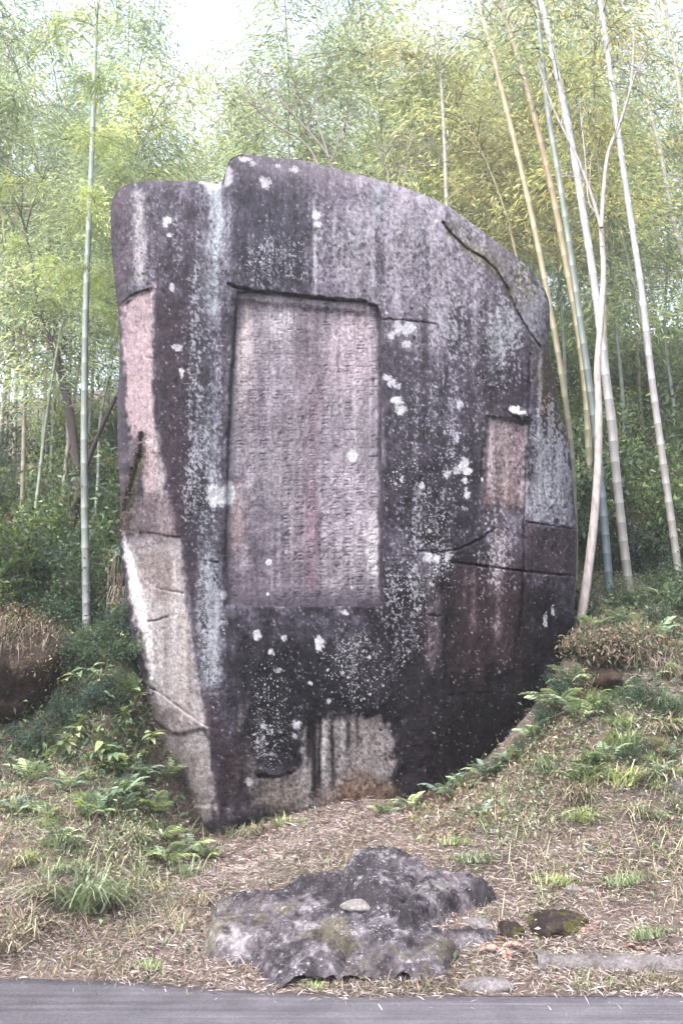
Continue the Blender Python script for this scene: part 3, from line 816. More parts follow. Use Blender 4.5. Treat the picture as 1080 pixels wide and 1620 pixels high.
# the sunk inscription panel with its worn columns of carved characters
pw, ph = 258, 512
gxp = np.linspace(349, 609, pw + 1); gyp = np.linspace(454, 966, ph + 1)
PX2, PY2 = np.meshgrid(gxp, gyp)
carve = np.zeros_like(PX2)
rr = random.Random(11)
GLYPHS = {   # strokes in a unit square, y down: the few characters still readable
    "three": [(.15, .2, .85, .18), (.22, .5, .78, .49), (.08, .85, .92, .83)],
    "script": [(.5, .02, .55, .18), (.08, .28, .92, .26), (.72, .3, .15, .95), (.28, .32, .9, .95)],
    "public": [(.42, .08, .12, .5), (.58, .08, .9, .5), (.5, .5, .25, .85), (.25, .85, .75, .82), (.66, .62, .82, .92)],
    "stand": [(.5, .02, .52, .18), (.15, .25, .85, .24), (.32, .35, .38, .75), (.68, .35, .6, .75), (.06, .86, .94, .85)],
    "ten": [(.08, .45, .92, .43), (.5, .05, .5, .95)],
    "one": [(.08, .5, .92, .47)],
    "sun": [(.2, .08, .2, .95), (.8, .08, .8, .95), (.2, .08, .8, .08), (.2, .5, .8, .5), (.2, .93, .8, .93)],
}
FIXED = {(0, 11): "three", (9, 10): "script", (9, 17): "public", (4, 9): "sun", (11, 12): "one", (3, 9): "stand", (11, 15): "three", (10, 3): "three", (6, 7): "ten", (8, 20): "stand"}
def worn_strokes():
    """an eroded character: mostly level strokes with an upright or two, no longer readable"""
    out = []
    n = rr.choice([3, 3, 4, 4, 5])
    ys = [(i + 0.5) / n + rr.uniform(-.06, .06) for i in range(n)]
    for y in ys:
        a = rr.uniform(.05, .35); b_ = rr.uniform(.6, .95)
        if rr.random() < .25: a, b_ = (a, a + .3) if rr.random() < .5 else (b_ - .3, b_)
        out.append((a, y + .02, b_, y - rr.uniform(0, .05)))
    for _ in range(rr.choice([1, 1, 2, 2, 3])):
        x = rr.uniform(.15, .85); y0 = rr.uniform(0, .5); out.append((x, y0, x + rr.uniform(-.06, .06), y0 + rr.uniform(.3, .55)))
    for _ in range(rr.choice([0, 1, 1, 2])):
        x = rr.uniform(.3, .7); y0 = rr.uniform(.1, .6); sx = rr.choice([-1, 1]); out.append((x, y0, x + sx * rr.uniform(.2, .35), y0 + rr.uniform(.2, .4)))
    return out
ncol, nrow = 12, 24
for ci in range(ncol):
    for ri in range(nrow):
        # columns lean with the left edge of the panel
        fy = (ri + 0.5) / nrow
        cy = 478 + fy * (948 - 478)
        xl = np.interp(cy, [457, 962], [378, 362]); xr = 600
        cx = xl + (ci + 0.5) / ncol * (xr - xl)
        if cy < 490 + 0 and ci < 1: continue
        if rr.random() < 0.05 and (ci, ri) not in FIXED: continue
        g = GLYPHS[FIXED[(ci, ri)]] if (ci, ri) in FIXED else worn_strokes()
        size = 16.2
        wear = np.clip(0.25 + 1.3 * fbm(np.array(cx / 45.0), np.array(cy / 60.0), 90, 3), 0.3, 1.2)
        if (ci, ri) in FIXED: wear = 1.2
        if cx < 440 and cy > 760: wear *= 0.45
        x0, y0 = cx - size / 2, cy - size / 2
        ia, ib = np.searchsorted(gxp, [x0 - 4, x0 + size + 4]); ja, jb = np.searchsorted(gyp, [y0 - 4, y0 + size + 4])
        sub = np.zeros((jb - ja, ib - ia))
        X_, Y_ = PX2[ja:jb, ia:ib], PY2[ja:jb, ia:ib]
        for (a, b1, c1, d1) in g:
            q = seg_dist(X_, Y_, [(x0 + a * size, y0 + b1 * size), (x0 + c1 * size, y0 + d1 * size)])
            sub = np.maximum(sub, np.exp(-(q / 1.15) ** 2) * rr.uniform(.6, 1.0))
        carve[ja:jb, ia:ib] = np.maximum(carve[ja:jb, ia:ib], sub * wear)
nz1 = fbm(PX2 / 9, PY2 / 9, 95, 3)
dp = boulder_depth(PX2, PY2, np.full_like(PX2, 400.0))
s2 = sdf(PX2, PY2, PANEL) + 2.0 * (fbm(PX2 / 14, PY2 / 14, 21, 2) - 0.5)
lw2 = np.clip(1 + 9 * sstep(420, 370, PX2), 1, 10)
dp -= 0.17 * sstep(0, 1, s2 / (1.5 + lw2))
for line, w, dep in CRACKS[:1]:
    pass
top_line = np.interp(PX2, [372, 392, 430, 470, 520, 575, 598], [457, 460, 463, 468, 474, 477, 482])
dp = np.where(PY2 < top_line + 9, np.minimum(dp, dp[40:60].mean() + 0.02), dp)
edge_fall = 0.03 * sstep(40, 0, s2) * 0
Ypanel = FRONT_Y + dp + 0.095 + 0.011 * carve * (0.2 + 1.6 * nz1) + edge_fall
VP = at(PX2, PY2, Ypanel)
def panel_color(px, py):
    n1 = fbm(px / 40, py / 120, 100, 4); n2 = fbm(px / 12, py / 90, 104, 4); n4 = fbm(px / 24, py / 28, 108, 4, 0.6); st = fbm(px / 5, py / 110, 112, 4, 0.6); n3 = fbm(px / 5, py / 6, 116, 3)
    C = np.empty(px.shape + (3,)); C[:] = (144, 137, 147)
    def blend(col, w):
        w = np.clip(w, 0, 1)[..., None]; C[:] = C * (1 - w) + np.asarray(col, float) * w
    def blob(cx, cy, rx_, ry_, col, s):
        q = np.sqrt(((px - cx) / rx_) ** 2 + ((py - cy) / ry_) ** 2) + 0.9 * (n4 - 0.5)
        blend(col, s * sstep(1.3, 0.4, q))
    def streak(x, y0, y1, w, col, s):
        xx = px - x - 8 * (fbm(py / 70, py * 0 + x, 70, 2) - 0.5)
        blend(col, s * np.exp(-(xx / w) ** 2) * sstep(y0 - 20, y0 + 20, py) * sstep(y1 + 40, y1 - 40, py) * np.clip(0.4 + 1.3 * (n2 - 0.25), 0, 1))
    blob(385, 560, 26, 110, (204, 192, 194), 0.8); blob(440, 500, 30, 40, (206, 200, 208), 0.7); blob(560, 560, 50, 90, (200, 184, 196), 0.8); blob(545, 800, 60, 80, (196, 184, 198), 0.6)
    blob(590, 865, 16, 50, (214, 208, 214), 0.85); blob(420, 870, 34, 80, (120, 112, 126), 0.75); blob(380, 930, 40, 40, (112, 100, 114), 0.6); blob(372, 830, 18, 60, (186, 164, 162), 0.6)
    blob(420, 640, 40, 60, (146, 136, 150), 0.6); blob(530, 690, 30, 40, (150, 140, 152), 0.6); blob(570, 790, 30, 20, (146, 138, 150), 0.5); blob(450, 920, 60, 40, (120, 112, 124), 0.6)
    for x, y0, y1, w, col, s in ((490, 480, 680, 15, (128, 114, 126), 0.95), (478, 500, 640, 9, (132, 120, 132), 0.8), (505, 590, 650, 8, (116, 96, 108), 0.8), (499, 640, 960, 6, (124, 100, 114), 0.85), (487, 690, 940, 9, (128, 106, 120), 0.7),
                             (404, 470, 580, 7, (142, 132, 146), 0.75), (410, 540, 700, 6, (128, 120, 134), 0.6), (455, 600, 740, 9, (136, 126, 138), 0.6), (470, 780, 960, 8, (122, 112, 124), 0.7), (443, 470, 540, 3, (222, 220, 230), 0.7),
                             (462, 800, 900, 3, (198, 188, 196), 0.6), (525, 850, 950, 12, (160, 150, 162), 0.5), (392, 620, 760, 5, (148, 136, 150), 0.5), (560, 700, 780, 6, (158, 148, 160), 0.5)):
        streak(x, y0, y1, w, col, s)
    C[:] *= (1 + 0.40 * (st - 0.5) + 0.34 * (n4 - 0.5) + 0.30 * (n3 - 0.5) + 0.35 * (fbm(px / 2.8, py / 3.0, 220, 2, 0.7) - 0.5))[..., None]
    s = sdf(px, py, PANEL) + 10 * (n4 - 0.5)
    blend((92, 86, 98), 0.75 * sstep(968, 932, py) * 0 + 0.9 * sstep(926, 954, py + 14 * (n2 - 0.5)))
    blend((100, 96, 108), 0.65 * sstep(18, 6, s) * sstep(420, 380, px))  # shadow of the left recess wall, painted as a dark band
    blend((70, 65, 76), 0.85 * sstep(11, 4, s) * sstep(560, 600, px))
    for (cx, cy, a, c2) in LICHEN:
        q = np.sqrt(((px - cx) / a) ** 2 + ((py - cy) / c2) ** 2) + 0.5 * (n3 - 0.5) * min(1.0, 7 / a)
        blend((220, 221, 228), 0.96 * sstep(1.06, 0.86, q))
    return C
CP2 = panel_color(PX2, PY2)
ip = np.arange((pw + 1) * (ph + 1)).reshape(ph + 1, pw + 1)
keep = (sdf(PX2[:-1, :-1], PY2[:-1, :-1], PANEL) > -5)
Qp = np.stack([ip[:-1, :-1], ip[1:, :-1], ip[1:, 1:], ip[:-1, 1:]], -1)[keep]
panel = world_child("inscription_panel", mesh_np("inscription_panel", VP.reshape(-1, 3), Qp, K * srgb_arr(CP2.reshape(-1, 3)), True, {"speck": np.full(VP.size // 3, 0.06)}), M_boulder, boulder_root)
panel["label"] = "sunken pale rectangular panel carved with worn columns of characters"
tag(boulder_root, "huge upright dark stained boulder with a sunken inscribed panel", "boulder")

# ------------------------------------------------------------------ rocks on the bank
def lump_mesh(name, size, seed, facets=9, sub=5, rough=0.05, flat_bottom=True):
    rs = np.random.RandomState(seed)
    bm = bmesh.new(); bmesh.ops.create_icosphere(bm, subdivisions=sub, radius=1.0)
    V = np.array([v.co[:] for v in bm.verts]); T = np.array([[v.index for v in f.verts] for f in bm.faces]); bm.free()
    D = V / np.linalg.norm(V, axis=1)[:, None]
    r = np.full(len(D), 1.15)
    nn = rs.normal(size=(facets, 3)); nn /= np.linalg.norm(nn, axis=1)[:, None]
    for n_, h_ in zip(nn, rs.uniform(0.72, 0.98, facets)):
        k = D @ n_
        lim = np.where(k > 0.05, h_ / np.maximum(k, 0.05), 9)
        r = -np.log(np.exp(-14 * r) + np.exp(-14 * lim)) / 14
    a, b_, c = D[:, 0] * 2.1 + seed, D[:, 1] * 2.1 + 5, D[:, 2] * 2.1
    r = r * (1 + rough * 3 * (fbm(a + c * 0.7, b_ + c * 0.5, 120, 3) - 0.5) + rough * 1.6 * (fbm(a * 3.3 + c * 2, b_ * 3.3 - c * 1.7, 124, 4, 0.6) - 0.5))
    P = D * r[:, None] * np.asarray(size)
    return mesh_np(name, P, T, smooth=True)

M_outcrop = rock_material("outcrop_rock", (138, 129, 137), (200, 194, 197), (88, 81, 88), 3.4, (124, 118, 92), 0.62)
M_mossrock = rock_material("mossy_rock", (100, 88, 84), (150, 140, 136), (66, 58, 58), 3.5, (122, 118, 62), 0.50)
M_brownrock = rock_material("brown_rock", (96, 80, 74), (140, 124, 112), (62, 52, 50), 2.4, (84, 80, 56), 0.6)
M_slab = rock_material("pale_slab_stone", (196, 188, 191), (222, 216, 219), (156, 148, 149), 4.0)
M_quartz = rock_material("white_stone", (214, 208, 206), (228, 224, 224), (176, 170, 168), 6.0)

OUTCROP = [  # lobes as seen: outline, height, rounding in px
    ([(326, 1486), (342, 1416), (400, 1398), (470, 1378), (530, 1362), (600, 1344), (660, 1358), (700, 1378), (770, 1406), (740, 1424), (700, 1444), (724, 1480), (722, 1504), (690, 1534), (600, 1540), (540, 1546), (430, 1544), (404, 1512), (332, 1500)], 0.062, 24),
    ([(535, 1378), (560, 1352), (600, 1341), (640, 1348), (672, 1360), (694, 1376), (672, 1402), (634, 1440), (602, 1456), (562, 1438), (540, 1410)], 0.21, 17),
    ([(668, 1374), (700, 1378), (740, 1390), (786, 1408), (768, 1420), (722, 1428), (692, 1442), (652, 1464), (606, 1457), (634, 1438), (658, 1404)], 0.20, 9),
    ([(340, 1412), (400, 1397), (470, 1416), (540, 1438), (592, 1458), (566, 1472), (480, 1460), (418, 1444)], 0.12, 12),
    ([(320, 1482), (343, 1416), (420, 1442), (472, 1460), (452, 1482), (402, 1502), (330, 1498)], 0.15, 14),
    ([(412, 1502), (450, 1478), (520, 1464), (562, 1484), (556, 1512), (532, 1540), (470, 1551), (418, 1541)], 0.13, 14),
    ([(562, 1514), (598, 1481), (640, 1466), (668, 1474), (652, 1500), (602, 1526), (574, 1532)], 0.11, 12),
    ([(646, 1508), (672, 1484), (716, 1478), (724, 1500), (702, 1526), (642, 1542), (606, 1538)], 0.10, 12),
    ([(470, 1370), (540, 1358), (560, 1400), (548, 1432), (480, 1418), (440, 1400)], 0.10, 16),
    ([(690, 1462), (730, 1450), (790, 1456), (786, 1474), (730, 1482), (698, 1478)], 0.06, 10)]
oX, oY = np.meshgrid(np.arange(-1.75, 1.75, 0.014), np.arange(8.75, 11.35, 0.014))
oG = ground_z(oX, oY)
def outcrop_height(X, Y):
    """height over the soil: lobes with joints between them; lobe outlines laid out on the ground"""
    px, py = proj(np.stack([X, Y, ground_z(X, Y, False) + 0.05], -1))
    wx = 9 * (fbm(px / 22, py / 14, 180, 3) - 0.5); wy = 7 * (fbm(px / 22, py / 14, 183, 3) - 0.5)
    h = np.full(px.shape, -0.16)
    for k, (poly, hh, r) in enumerate(OUTCROP):
        hh = hh * (1.05 if k else 1.0)
        if k: r = r * 1.25
        q = sdf(px + wx, (py + wy) , [(x, y + 10) for x, y in poly])
        e = np.clip(q / r, -1, 1)
        dome = hh * np.where(e > 0, 1 - (1 - e) ** 2.2, 0) + np.where(e < 0, 0.16 * e, 0) + 0.020 * np.clip(q / r - 1, 0, 3)
        dome = dome + hh * 0.35 * (fbm(px / 40 + k * 7, py / 26, 186, 2) - 0.5)
        h = np.maximum(h, dome)
    ridge = np.abs(fbm(px / 30, py / 20, 190, 4, 0.6) - 0.5)
    fac = fbm(px / 26 + py / 60, py / 12, 198, 2); fac = np.round(fac * 7) / 7 * 0.6 + fac * 0.4
    return h + sstep(-0.06, 0.03, h) * np.where(h > -0.06, 0.11 * (0.12 - ridge) + 0.022 * (fbm(px / 12, py / 9, 194, 3, 0.6) - 0.5) + 0.06 * (fac - 0.5), 0)
oH = outcrop_height(oX, oY)
no = oX.shape[1]
ii = np.arange(oX.shape[0] - 1)[:, None] * no + np.arange(no - 1)[None]
Qo = np.stack([ii, ii + 1, ii + no + 1, ii + no], -1).reshape(-1, 4)
Qo = Qo[(oH.ravel()[Qo] > -0.155).all(1)]
us, inv = np.unique(Qo, return_inverse=True)
OV = np.stack([oX, oY, oG + oH], -1).reshape(-1, 3)[us]
ox, oy = OV[:, 0], OV[:, 1]
k1 = fbm(ox * 5, oy * 5, 230, 5, 0.6); k2 = fbm(ox * 14 + OV[:, 2] * 6, oy * 6 + OV[:, 2] * 13, 234, 4, 0.7); k3 = fbm(ox * 55, oy * 22 + OV[:, 2] * 50, 238, 2, 0.7); k4 = fbm(ox * 2.2 + 4, oy * 2.2, 240, 3)
oc = np.array([106, 99, 107.0]) * (1 + 0.7 * (k1 - 0.5) + 0.7 * (k2 - 0.5) + 0.6 * (k3 - 0.5))[:, None]
def ob(col, w):
    global oc
    oc = oc * (1 - w[:, None]) + np.array(col, float) * w[:, None]
ob((58, 54, 60), 0.75 * sstep(0.50, 0.40, k4 * 0.6 + k2 * 0.4))
ob((130, 124, 131), 0.4 * sstep(0.52, 0.60, k1 * 0.5 + k3 * 0.5))
ob((190, 186, 191), 0.55 * sstep(0.61, 0.68, k2 * 0.6 + k1 * 0.4))
ob((120, 114, 86), 0.6 * sstep(0.58, 0.66, k4 * 0.7 + k3 * 0.3))
opx, opy = proj(OV)
ob((206, 198, 200), 0.7 * np.exp(-(((opx - 365) / 34) ** 2 + ((opy - 1478) / 22) ** 2)) * sstep(0.42, 0.55, k2))
ob((196, 192, 186), 0.7 * np.exp(-(((opx - 690) / 30) ** 2 + ((opy - 1405) / 9) ** 2)) * sstep(0.36, 0.5, k2))
o = link("rock_outcrop", mesh_np("rock_outcrop", OV, inv.reshape(Qo.shape), K * 1.08 * srgb_arr(oc), True, {"speck": np.clip(0.55 * k1 + 0.1, 0, 0.6)}), M_boulder)
tag(o, "low dark weathered outcrop of several lobes in the dry grass below the inscribed boulder", "rock outcrop")
def off_outcrop(X, Y, rs, keep=0.30):
    k = np.ones(len(X), bool)
    m_ = (np.abs(X) < 1.7) & (Y > 8.8) & (Y < 11.3)
    k[m_] = (outcrop_height(X[m_], Y[m_]) < 0.012) | (rs.rand(m_.sum()) < keep)
    return k

def rock_thing(name, px, py, size, seed, mat, label, cat="rock", tilt=0.4, turn=0.0, lift=0.0, sub=4, rough=0.06):
    g = ground_hit(px, py)
    o = link(name, lump_mesh(name, size, seed, 10, sub, rough), mat)
    o.location = g + np.array([0, 0, lift]); o.rotation_euler = (tilt, 0, turn)
    return tag(o, label, cat)
rock_thing("mossy_rock", 878, 1470, (0.30, 0.20, 0.16), 51, M_mossrock, "brown mossy rock poking out of the dry grass right of the outcrop", tilt=0.3, turn=0.2, rough=0.13, sub=5)
rock_thing("mossy_rock", 808, 1478, (0.13, 0.12, 0.10), 55, M_mossrock, "small yellow green moss covered rock beside the brown mossy rock", tilt=0.3, rough=0.13)
rock_thing("white_stone", 1040, 1376, (0.05, 0.04, 0.035), 57, M_quartz, "single small white stone high on the right of the dry grass", "stone", 0, sub=3)
rock_thing("white_stone", 906, 1412, (0.085, 0.06, 0.045), 58, M_quartz, "white stone lying above the brown mossy rock", "stone", 0.2, sub=3)
rock_thing("white_stone", 934, 1414, (0.05, 0.04, 0.035), 59, M_quartz, "smaller white stone just right of the larger one above the mossy rock", "stone", 0.2, sub=3)
rock_thing("pale_stone", 565, 1456, (0.17, 0.09, 0.05), 61, M_quartz, "pale whitish stone lodged between the lobes of the outcrop", "stone", 0.5, 0.1, 0.11, sub=3)
rock_thing("pale_stone", 755, 1462, (0.14, 0.10, 0.06), 62, M_slab, "flat grey stone between the outcrop and the mossy rocks", "stone", 0.4, sub=3)
rock_thing("hollow_rock", 962, 1090, (0.21, 0.18, 0.14), 63, M_brownrock, "dark brown rock under the overhang of the right bank", tilt=0.1, lift=0.06)
rock_thing("earth_clod", 972, 1022, (0.62, 0.30, 0.20), 71, M_brownrock, "overhanging clod of brown soil and roots above the dark hollow in the right bank", "bank of earth", 0.25, 0.1, -0.06, sub=5, rough=0.14)
rock_thing("draped_rock", 12, 1090, (0.92, 0.85, 0.86), 66, M_brownrock, "big brown boulder at the left edge draped with dry creepers", "boulder", 0.0, 0.4, 0.12, sub=5)
rock_thing("buried_stone", 770, 1560, (0.20, 0.12, 0.06), 68, M_slab, "flat grey stone half buried at the edge of the road", "stone", 0.2, sub=3)
rock_thing("buried_stone", 1065, 1245, (0.16, 0.12, 0.12), 69, M_slab, "pale lump of stone among the weeds at the right edge", "stone", 0.4, sub=3)

# long pale slab at the roadside, set in the bank
def slab():
    a, b_ = ground_hit(846, 1524), ground_hit(1110, 1530)
    n = 60
    V = []; rs = np.random.RandomState(4)
    for i in range(n + 1):
        t = i / n
        p = a * (1 - t) + b_ * t
        wdt = 0.20 * (0.35 + 0.65 * sstep(0, 0.12, t)) * (1 + 0.25 * (fbm(np.array(t * 9), np.array(2.0), 130, 3) - 0.5)); hh = 0.05 + 0.03 * (fbm(np.array(t * 14), np.array(5.0), 131, 3) - 0.5)
        fr = 0.05 * (fbm(np.array(t * 20), np.array(8.0), 133, 3) - 0.5)
        for (yy, zz_) in ((-0.13 + fr, -0.15), (-0.14 + fr, hh - 0.03), (-0.11 + fr, hh), (-0.02, hh + 0.012), (wdt * 0.5, hh + 0.02), (wdt, hh + 0.03), (wdt + 0.03, -0.1)):
            V.append(p + np.array([0, yy, zz_ + 0.02 * (rs.rand() - 0.5) * (zz_ > 0)]))
    k = 7
    ii = np.arange(n)[:, None] * k + np.arange(k - 1)[None]
    Q = np.stack([ii, ii + k, ii + k + 1, ii + 1], -1).reshape(-1, 4)
    o = link("stone_slab", mesh_np("stone_slab", np.array(V), Q), M_slab)
    tag(o, "long flat pale stone slab along the right roadside", "stone slab")
slab()

# ------------------------------------------------------------------ bamboo
GREEN_LEAF = [(190, 204, 172), (174, 194, 164), (204, 214, 180), (160, 182, 156), (214, 220, 186)]
def crown_mesh(name, seed, axis, t0=0.34, nbranch=62, per=62, size=1.0, pal=GREEN_LEAF, wide=1.0):
    """sprays of leaves on branches leaving the culm's nodes; axis = points of the culm"""
    rs = np.random.RandomState(seed)
    A = Acc(); n = len(axis)
    for k in range(nbranch):
        t = t0 + (0.995 - t0) * (k + rs.rand()) / nbranch
        f = t * (n - 1); i = min(int(f), n - 2); p = axis[i] * (1 - f + i) + axis[i + 1] * (f - i)
        prof = 0.45 + 0.75 * math.sin(math.pi * min(1, (t - t0) / (1 - t0) * 0.8 + 0.16))
        L = rs.uniform(1.2, 2.3) * prof * size * wide
        az = rs.uniform(0, 2 * math.pi); el = rs.uniform(0.2, 0.75)
        s = np.linspace(0, 1, 6)
        out = L * s * math.cos(el) * (1 - 0.1 * s); up = L * (s * math.sin(el) - 0.75 * s * s * rs.uniform(0.5, 1.1))
        B = p + np.stack([out * math.cos(az), out * math.sin(az), up], -1)
        V, Q, C = tube(B, np.linspace(0.012, 0.003, 6) * size, 3, lin(150, 150, 108) * 0.5)
        A.add(V, Q, C)
        m_ = int(per * (0.6 + 0.5 * rs.rand()))
        f2 = rs.beta(1.8, 1.1, m_) * 5 * 0.999; i2 = f2.astype(int); w2 = (f2 - i2)[:, None]
        P = B[i2] * (1 - w2) + B[i2 + 1] * w2
        sp = 0.10 + 0.22 * (f2 / 5)
        off = rs.normal(size=(m_, 3)) * sp[:, None] * size; off[:, 2] -= np.abs(rs.normal(size=m_)) * 0.14 * size
        P = P + off
        D = np.stack([np.full(m_, math.cos(az)), np.full(m_, math.sin(az)), np.full(m_, -0.25)], -1) + rs.normal(size=(m_, 3)) * 0.55
        V, Q = leaves(P, D, rs.uniform(0.14, 0.25, m_) * size, rs.uniform(0.028, 0.046, m_) * size, rs, 0.25, 0.6)
        tone = 1 + 0.25 * rs.normal()
        A.add(V, Q, np.repeat(pick(rs, pal, m_) * 0.54 * np.clip(tone, 0.6, 1.5), 4, axis=0))
    return A.mesh(name)

def culm_mesh(name, P, r0, r1, c0, c1, seed=0, sides=10, node0=0.24, node1=0.48, mid=None):
    """a jointed culm: a raised ring and a pale bloom at every node"""
    rs = np.random.RandomState(seed)
    P = smooth_line(P, 8)
    d = np.concatenate([[0], np.cumsum(np.linalg.norm(np.diff(P, axis=0), axis=1))])
    tot = d[-1]
    s = 0.0; S = [0.0]; R = [1.0]; Ctone = [1.0]
    while True:
        step = node0 + (node1 - node0) * min(1, s / 5.0)
        step *= rs.uniform(0.92, 1.08)
        if s + step > tot: break
        for q, r_, c_ in ((step * 0.5, 0.985, 1.0), (step - 0.030, 0.985, 0.95), (step - 0.012, 1.0, 1.12), (step - 0.004, 1.04, 0.80), (step + 0.004, 1.045, 0.84), (step + 0.010, 1.0, 1.08)):
            S.append(s + q); R.append(r_); Ctone.append(c_)
        s += step
    S.append(tot); R.append(1.0); Ctone.append(1.0)
    S = np.array(S); R = np.array(R); Ctone = np.array(Ctone)
    order = np.argsort(S); S, R, Ctone = S[order], R[order], Ctone[order]
    pts = np.stack([np.interp(S, d, P[:, k]) for k in range(3)], -1)
    t = S / tot
    rad = (r0 + (r1 - r0) * t) * R
    stops = [0.0, 0.5, 1.0] if mid is None else [0.0, mid[0], 1.0]
    cs = [lin(*c0), (lin(*c0) + lin(*c1)) / 2 if mid is None else lin(*mid[1]), lin(*c1)]
    col = np.stack([np.interp(t, stops, [c[k] for c in cs]) for k in range(3)], -1)
    col = K * col * Ctone[:, None] * (1 + 0.10 * (fbm(S * 2.1 + seed, S * 0, 140, 2) - 0.5))[:, None]
    V, Q, C = tube(pts, rad, sides, np.clip(col, 0, 0.85))
    return mesh_np(name, V, Q, C, True)

# the near culms, traced one by one: pixel path, radius in px at the foot, top; colours foot / middle / top
NEAR = [
    ("bamboo left of the boulder, single green culm", [(139, 1022), (136, 900), (134, 760), (134, 620), (136, 500), (140, 380), (146, 240), (150, 110), (153, 0)], 15.3, 7.2, 4.0, (150, 154, 152), (0.35, (150, 164, 154)), (212, 218, 208), 1),
    ("bamboo culm hugging the right side of the boulder, orange in its middle", [(909, 930), (908, 830), (903, 720), (890, 610), (868, 480), (838, 330), (800, 170), (755, 0)], 17.0, 5.5, 6.6, (112, 128, 108), (0.55, (222, 202, 164)), (238, 234, 218), 2),
    ("tall bamboo culm with an orange stretch, second from the boulder", [(944, 905), (938, 830), (932, 747), (926, 620), (912, 510), (897, 430), (870, 290), (830, 130), (788, 0)], 16.4, 6.5, 6.2, (116, 130, 108), (0.5, (224, 200, 158)), (238, 234, 220), 3),
    ("thin blue green bamboo culm behind the pale twisted tree", [(964, 946), (957, 852), (946, 729), (930, 600), (906, 430), (885, 290), (868, 190), (858, 100), (846, 0)], 15.9, 7.4, 4.6, (112, 130, 140), (0.35, (146, 156, 146)), (214, 216, 206), 4),
    ("thickest bamboo culm, white with grey rings, right of the twisted tree", [(998, 952), (988, 880), (978, 790), (966, 670), (953, 560), (941, 460), (924, 350), (903, 225), (878, 105), (854, 0)], 15.0, 8.0, 7.2, (142, 140, 130), (0.3, (214, 211, 215)), (248, 246, 250), 5),
    ("white bamboo culm nearest the right edge", [(1078, 940), (1062, 830), (1045, 710), (1029, 590), (1014, 460), (1002, 380), (984, 260), (965, 120), (948, 0)], 14.6, 6.8, 5.6, (150, 146, 138), (0.3, (214, 210, 213)), (246, 244, 248), 6),
    ("slim white bamboo culm rising behind the crest of the boulder", [(718, 480), (711, 390), (706, 315), (703, 230), (697, 120), (688, 0)], 20.5, 5.0, 3.6, (196, 194, 186), None, (228, 230, 222), 7),
    ("slim leaning bamboo culm near the top right corner", [(1110, 560), (1085, 430), (1064, 350), (1053, 290), (1040, 225), (1018, 140), (990, 30)], 21.0, 6.0, 4.2, (170, 168, 156), None, (214, 212, 196), 8),
    ("slim bamboo culm leaving the frame at the top right edge", [(1150, 520), (1110, 320), (1082, 200), (1070, 120), (1055, 30), (1040, -60)], 21.5, 5.5, 4.0, (176, 172, 160), None, (216, 212, 200), 9),
    ("pale slanting bamboo culm at the left edge of the undergrowth", [(0, 690), (10, 610), (21, 535), (30, 460), (36, 400)], 24.0, 5.0, 3.4, (196, 186, 180), None, (200, 200, 190), 10),
    ("greyish bamboo culm behind the forked dark tree", [(108, 690), (110, 620), (112, 540), (116, 470), (120, 380)], 24.0, 4.2, 3.0, (176, 172, 172), None, (196, 200, 190), 11),
    ("bamboo culm pair member, paler of two behind the left shrubs", [(70, 665), (73, 600), (77, 530), (82, 440), (86, 350)], 25.0, 3.6, 2.6, (186, 182, 180), None, (200, 204, 196), 12),
]
bam_group = "single bamboo culms standing out from the grove"
for (label, path, Yb, w0, w1, c0, midc, c1, sd) in NEAR:
    g0 = ground_hit(*path[0]) if path[0][1] > 900 else None
    if g0 is not None: Yb = g0[1]
    P = [at(x, y, Yb) for x, y in path]
    if g0 is None:
        gz = float(ground_z(P[0][0], Yb))
        if gz < P[0][2]:
            dv = (P[0] - P[1]) / max(1e-3, (P[1][2] - P[0][2]) * -1) if False else (P[1] - P[0]) / (P[1][2] - P[0][2])
            P = [P[0] + dv * (gz - P[0][2])] + P
    P[0] = P[0] - np.array([0, 0, 0.12])
    d1 = P[-1] - P[-2]; d1 = d1 / np.linalg.norm(d1)
    for k in range(3):
        d1 = d1 + np.array([0.05 * (1 if d1[0] > 0 else -1), 0.06, -0.10 * (k + 1)]); d1 /= np.linalg.norm(d1)
        P.append(P[-1] + d1 * 1.9)
    P = np.array(P)
    root = empty("bamboo", P[0])
    tag(root, label, "bamboo", bam_group)
    sc = Yb / F
    px2m = 0.5 * sc * 1.02
    me = culm_mesh("culm", P - P[0], w0 * px2m * 2 * 0.94, w1 * px2m * 2 * 0.62, c0, c1, sd, mid=midc)
    link("culm", me, M_culm, root)
    ax = smooth_line(P - P[0], 5)
    frac = 0.62 if Yb < 18 else 0.5
    link("crown", crown_mesh("crown", 200 + sd, ax, frac if sd != 1 else 0.66, 26, 46, 0.9, wide=0.9), M_leaf, root)

# the grove behind: five kinds of bamboo, copied
def proto_bamboo(seed, H, lean, pal, c0, c1, nb=70, per=92, t0=0.30, wide=1.0):
    rs = np.random.RandomState(seed)
    t = np.linspace(0, 1, 9)
    az = rs.uniform(0, 6.28)
    xy = lean * (0.25 * t + 0.75 * t ** 3)
    P = np.stack([xy * math.cos(az), xy * math.sin(az), H * (t - 0.10 * t ** 4)], -1)
    P[1:-1, :2] += rs.normal(size=(7, 2)) * 0.05
    root = empty("bamboo", (0, 0, 0))
    link("culm", culm_mesh("culm", P, 0.055, 0.012, c0, c1, seed, 7, 0.3, 0.45), M_culm, root)
    link("crown", crown_mesh("crown", seed, smooth_line(P, 4), t0, nb, per, 1.0, pal, wide), M_leaf, root)
    return root
YG = [(208, 216, 172), (216, 222, 178), (194, 208, 168), (222, 226, 188)]  # sunlight on the canopy painted into these yellower leaf tones
DG = [(150, 174, 148), (136, 162, 140), (166, 186, 154), (178, 194, 158)]
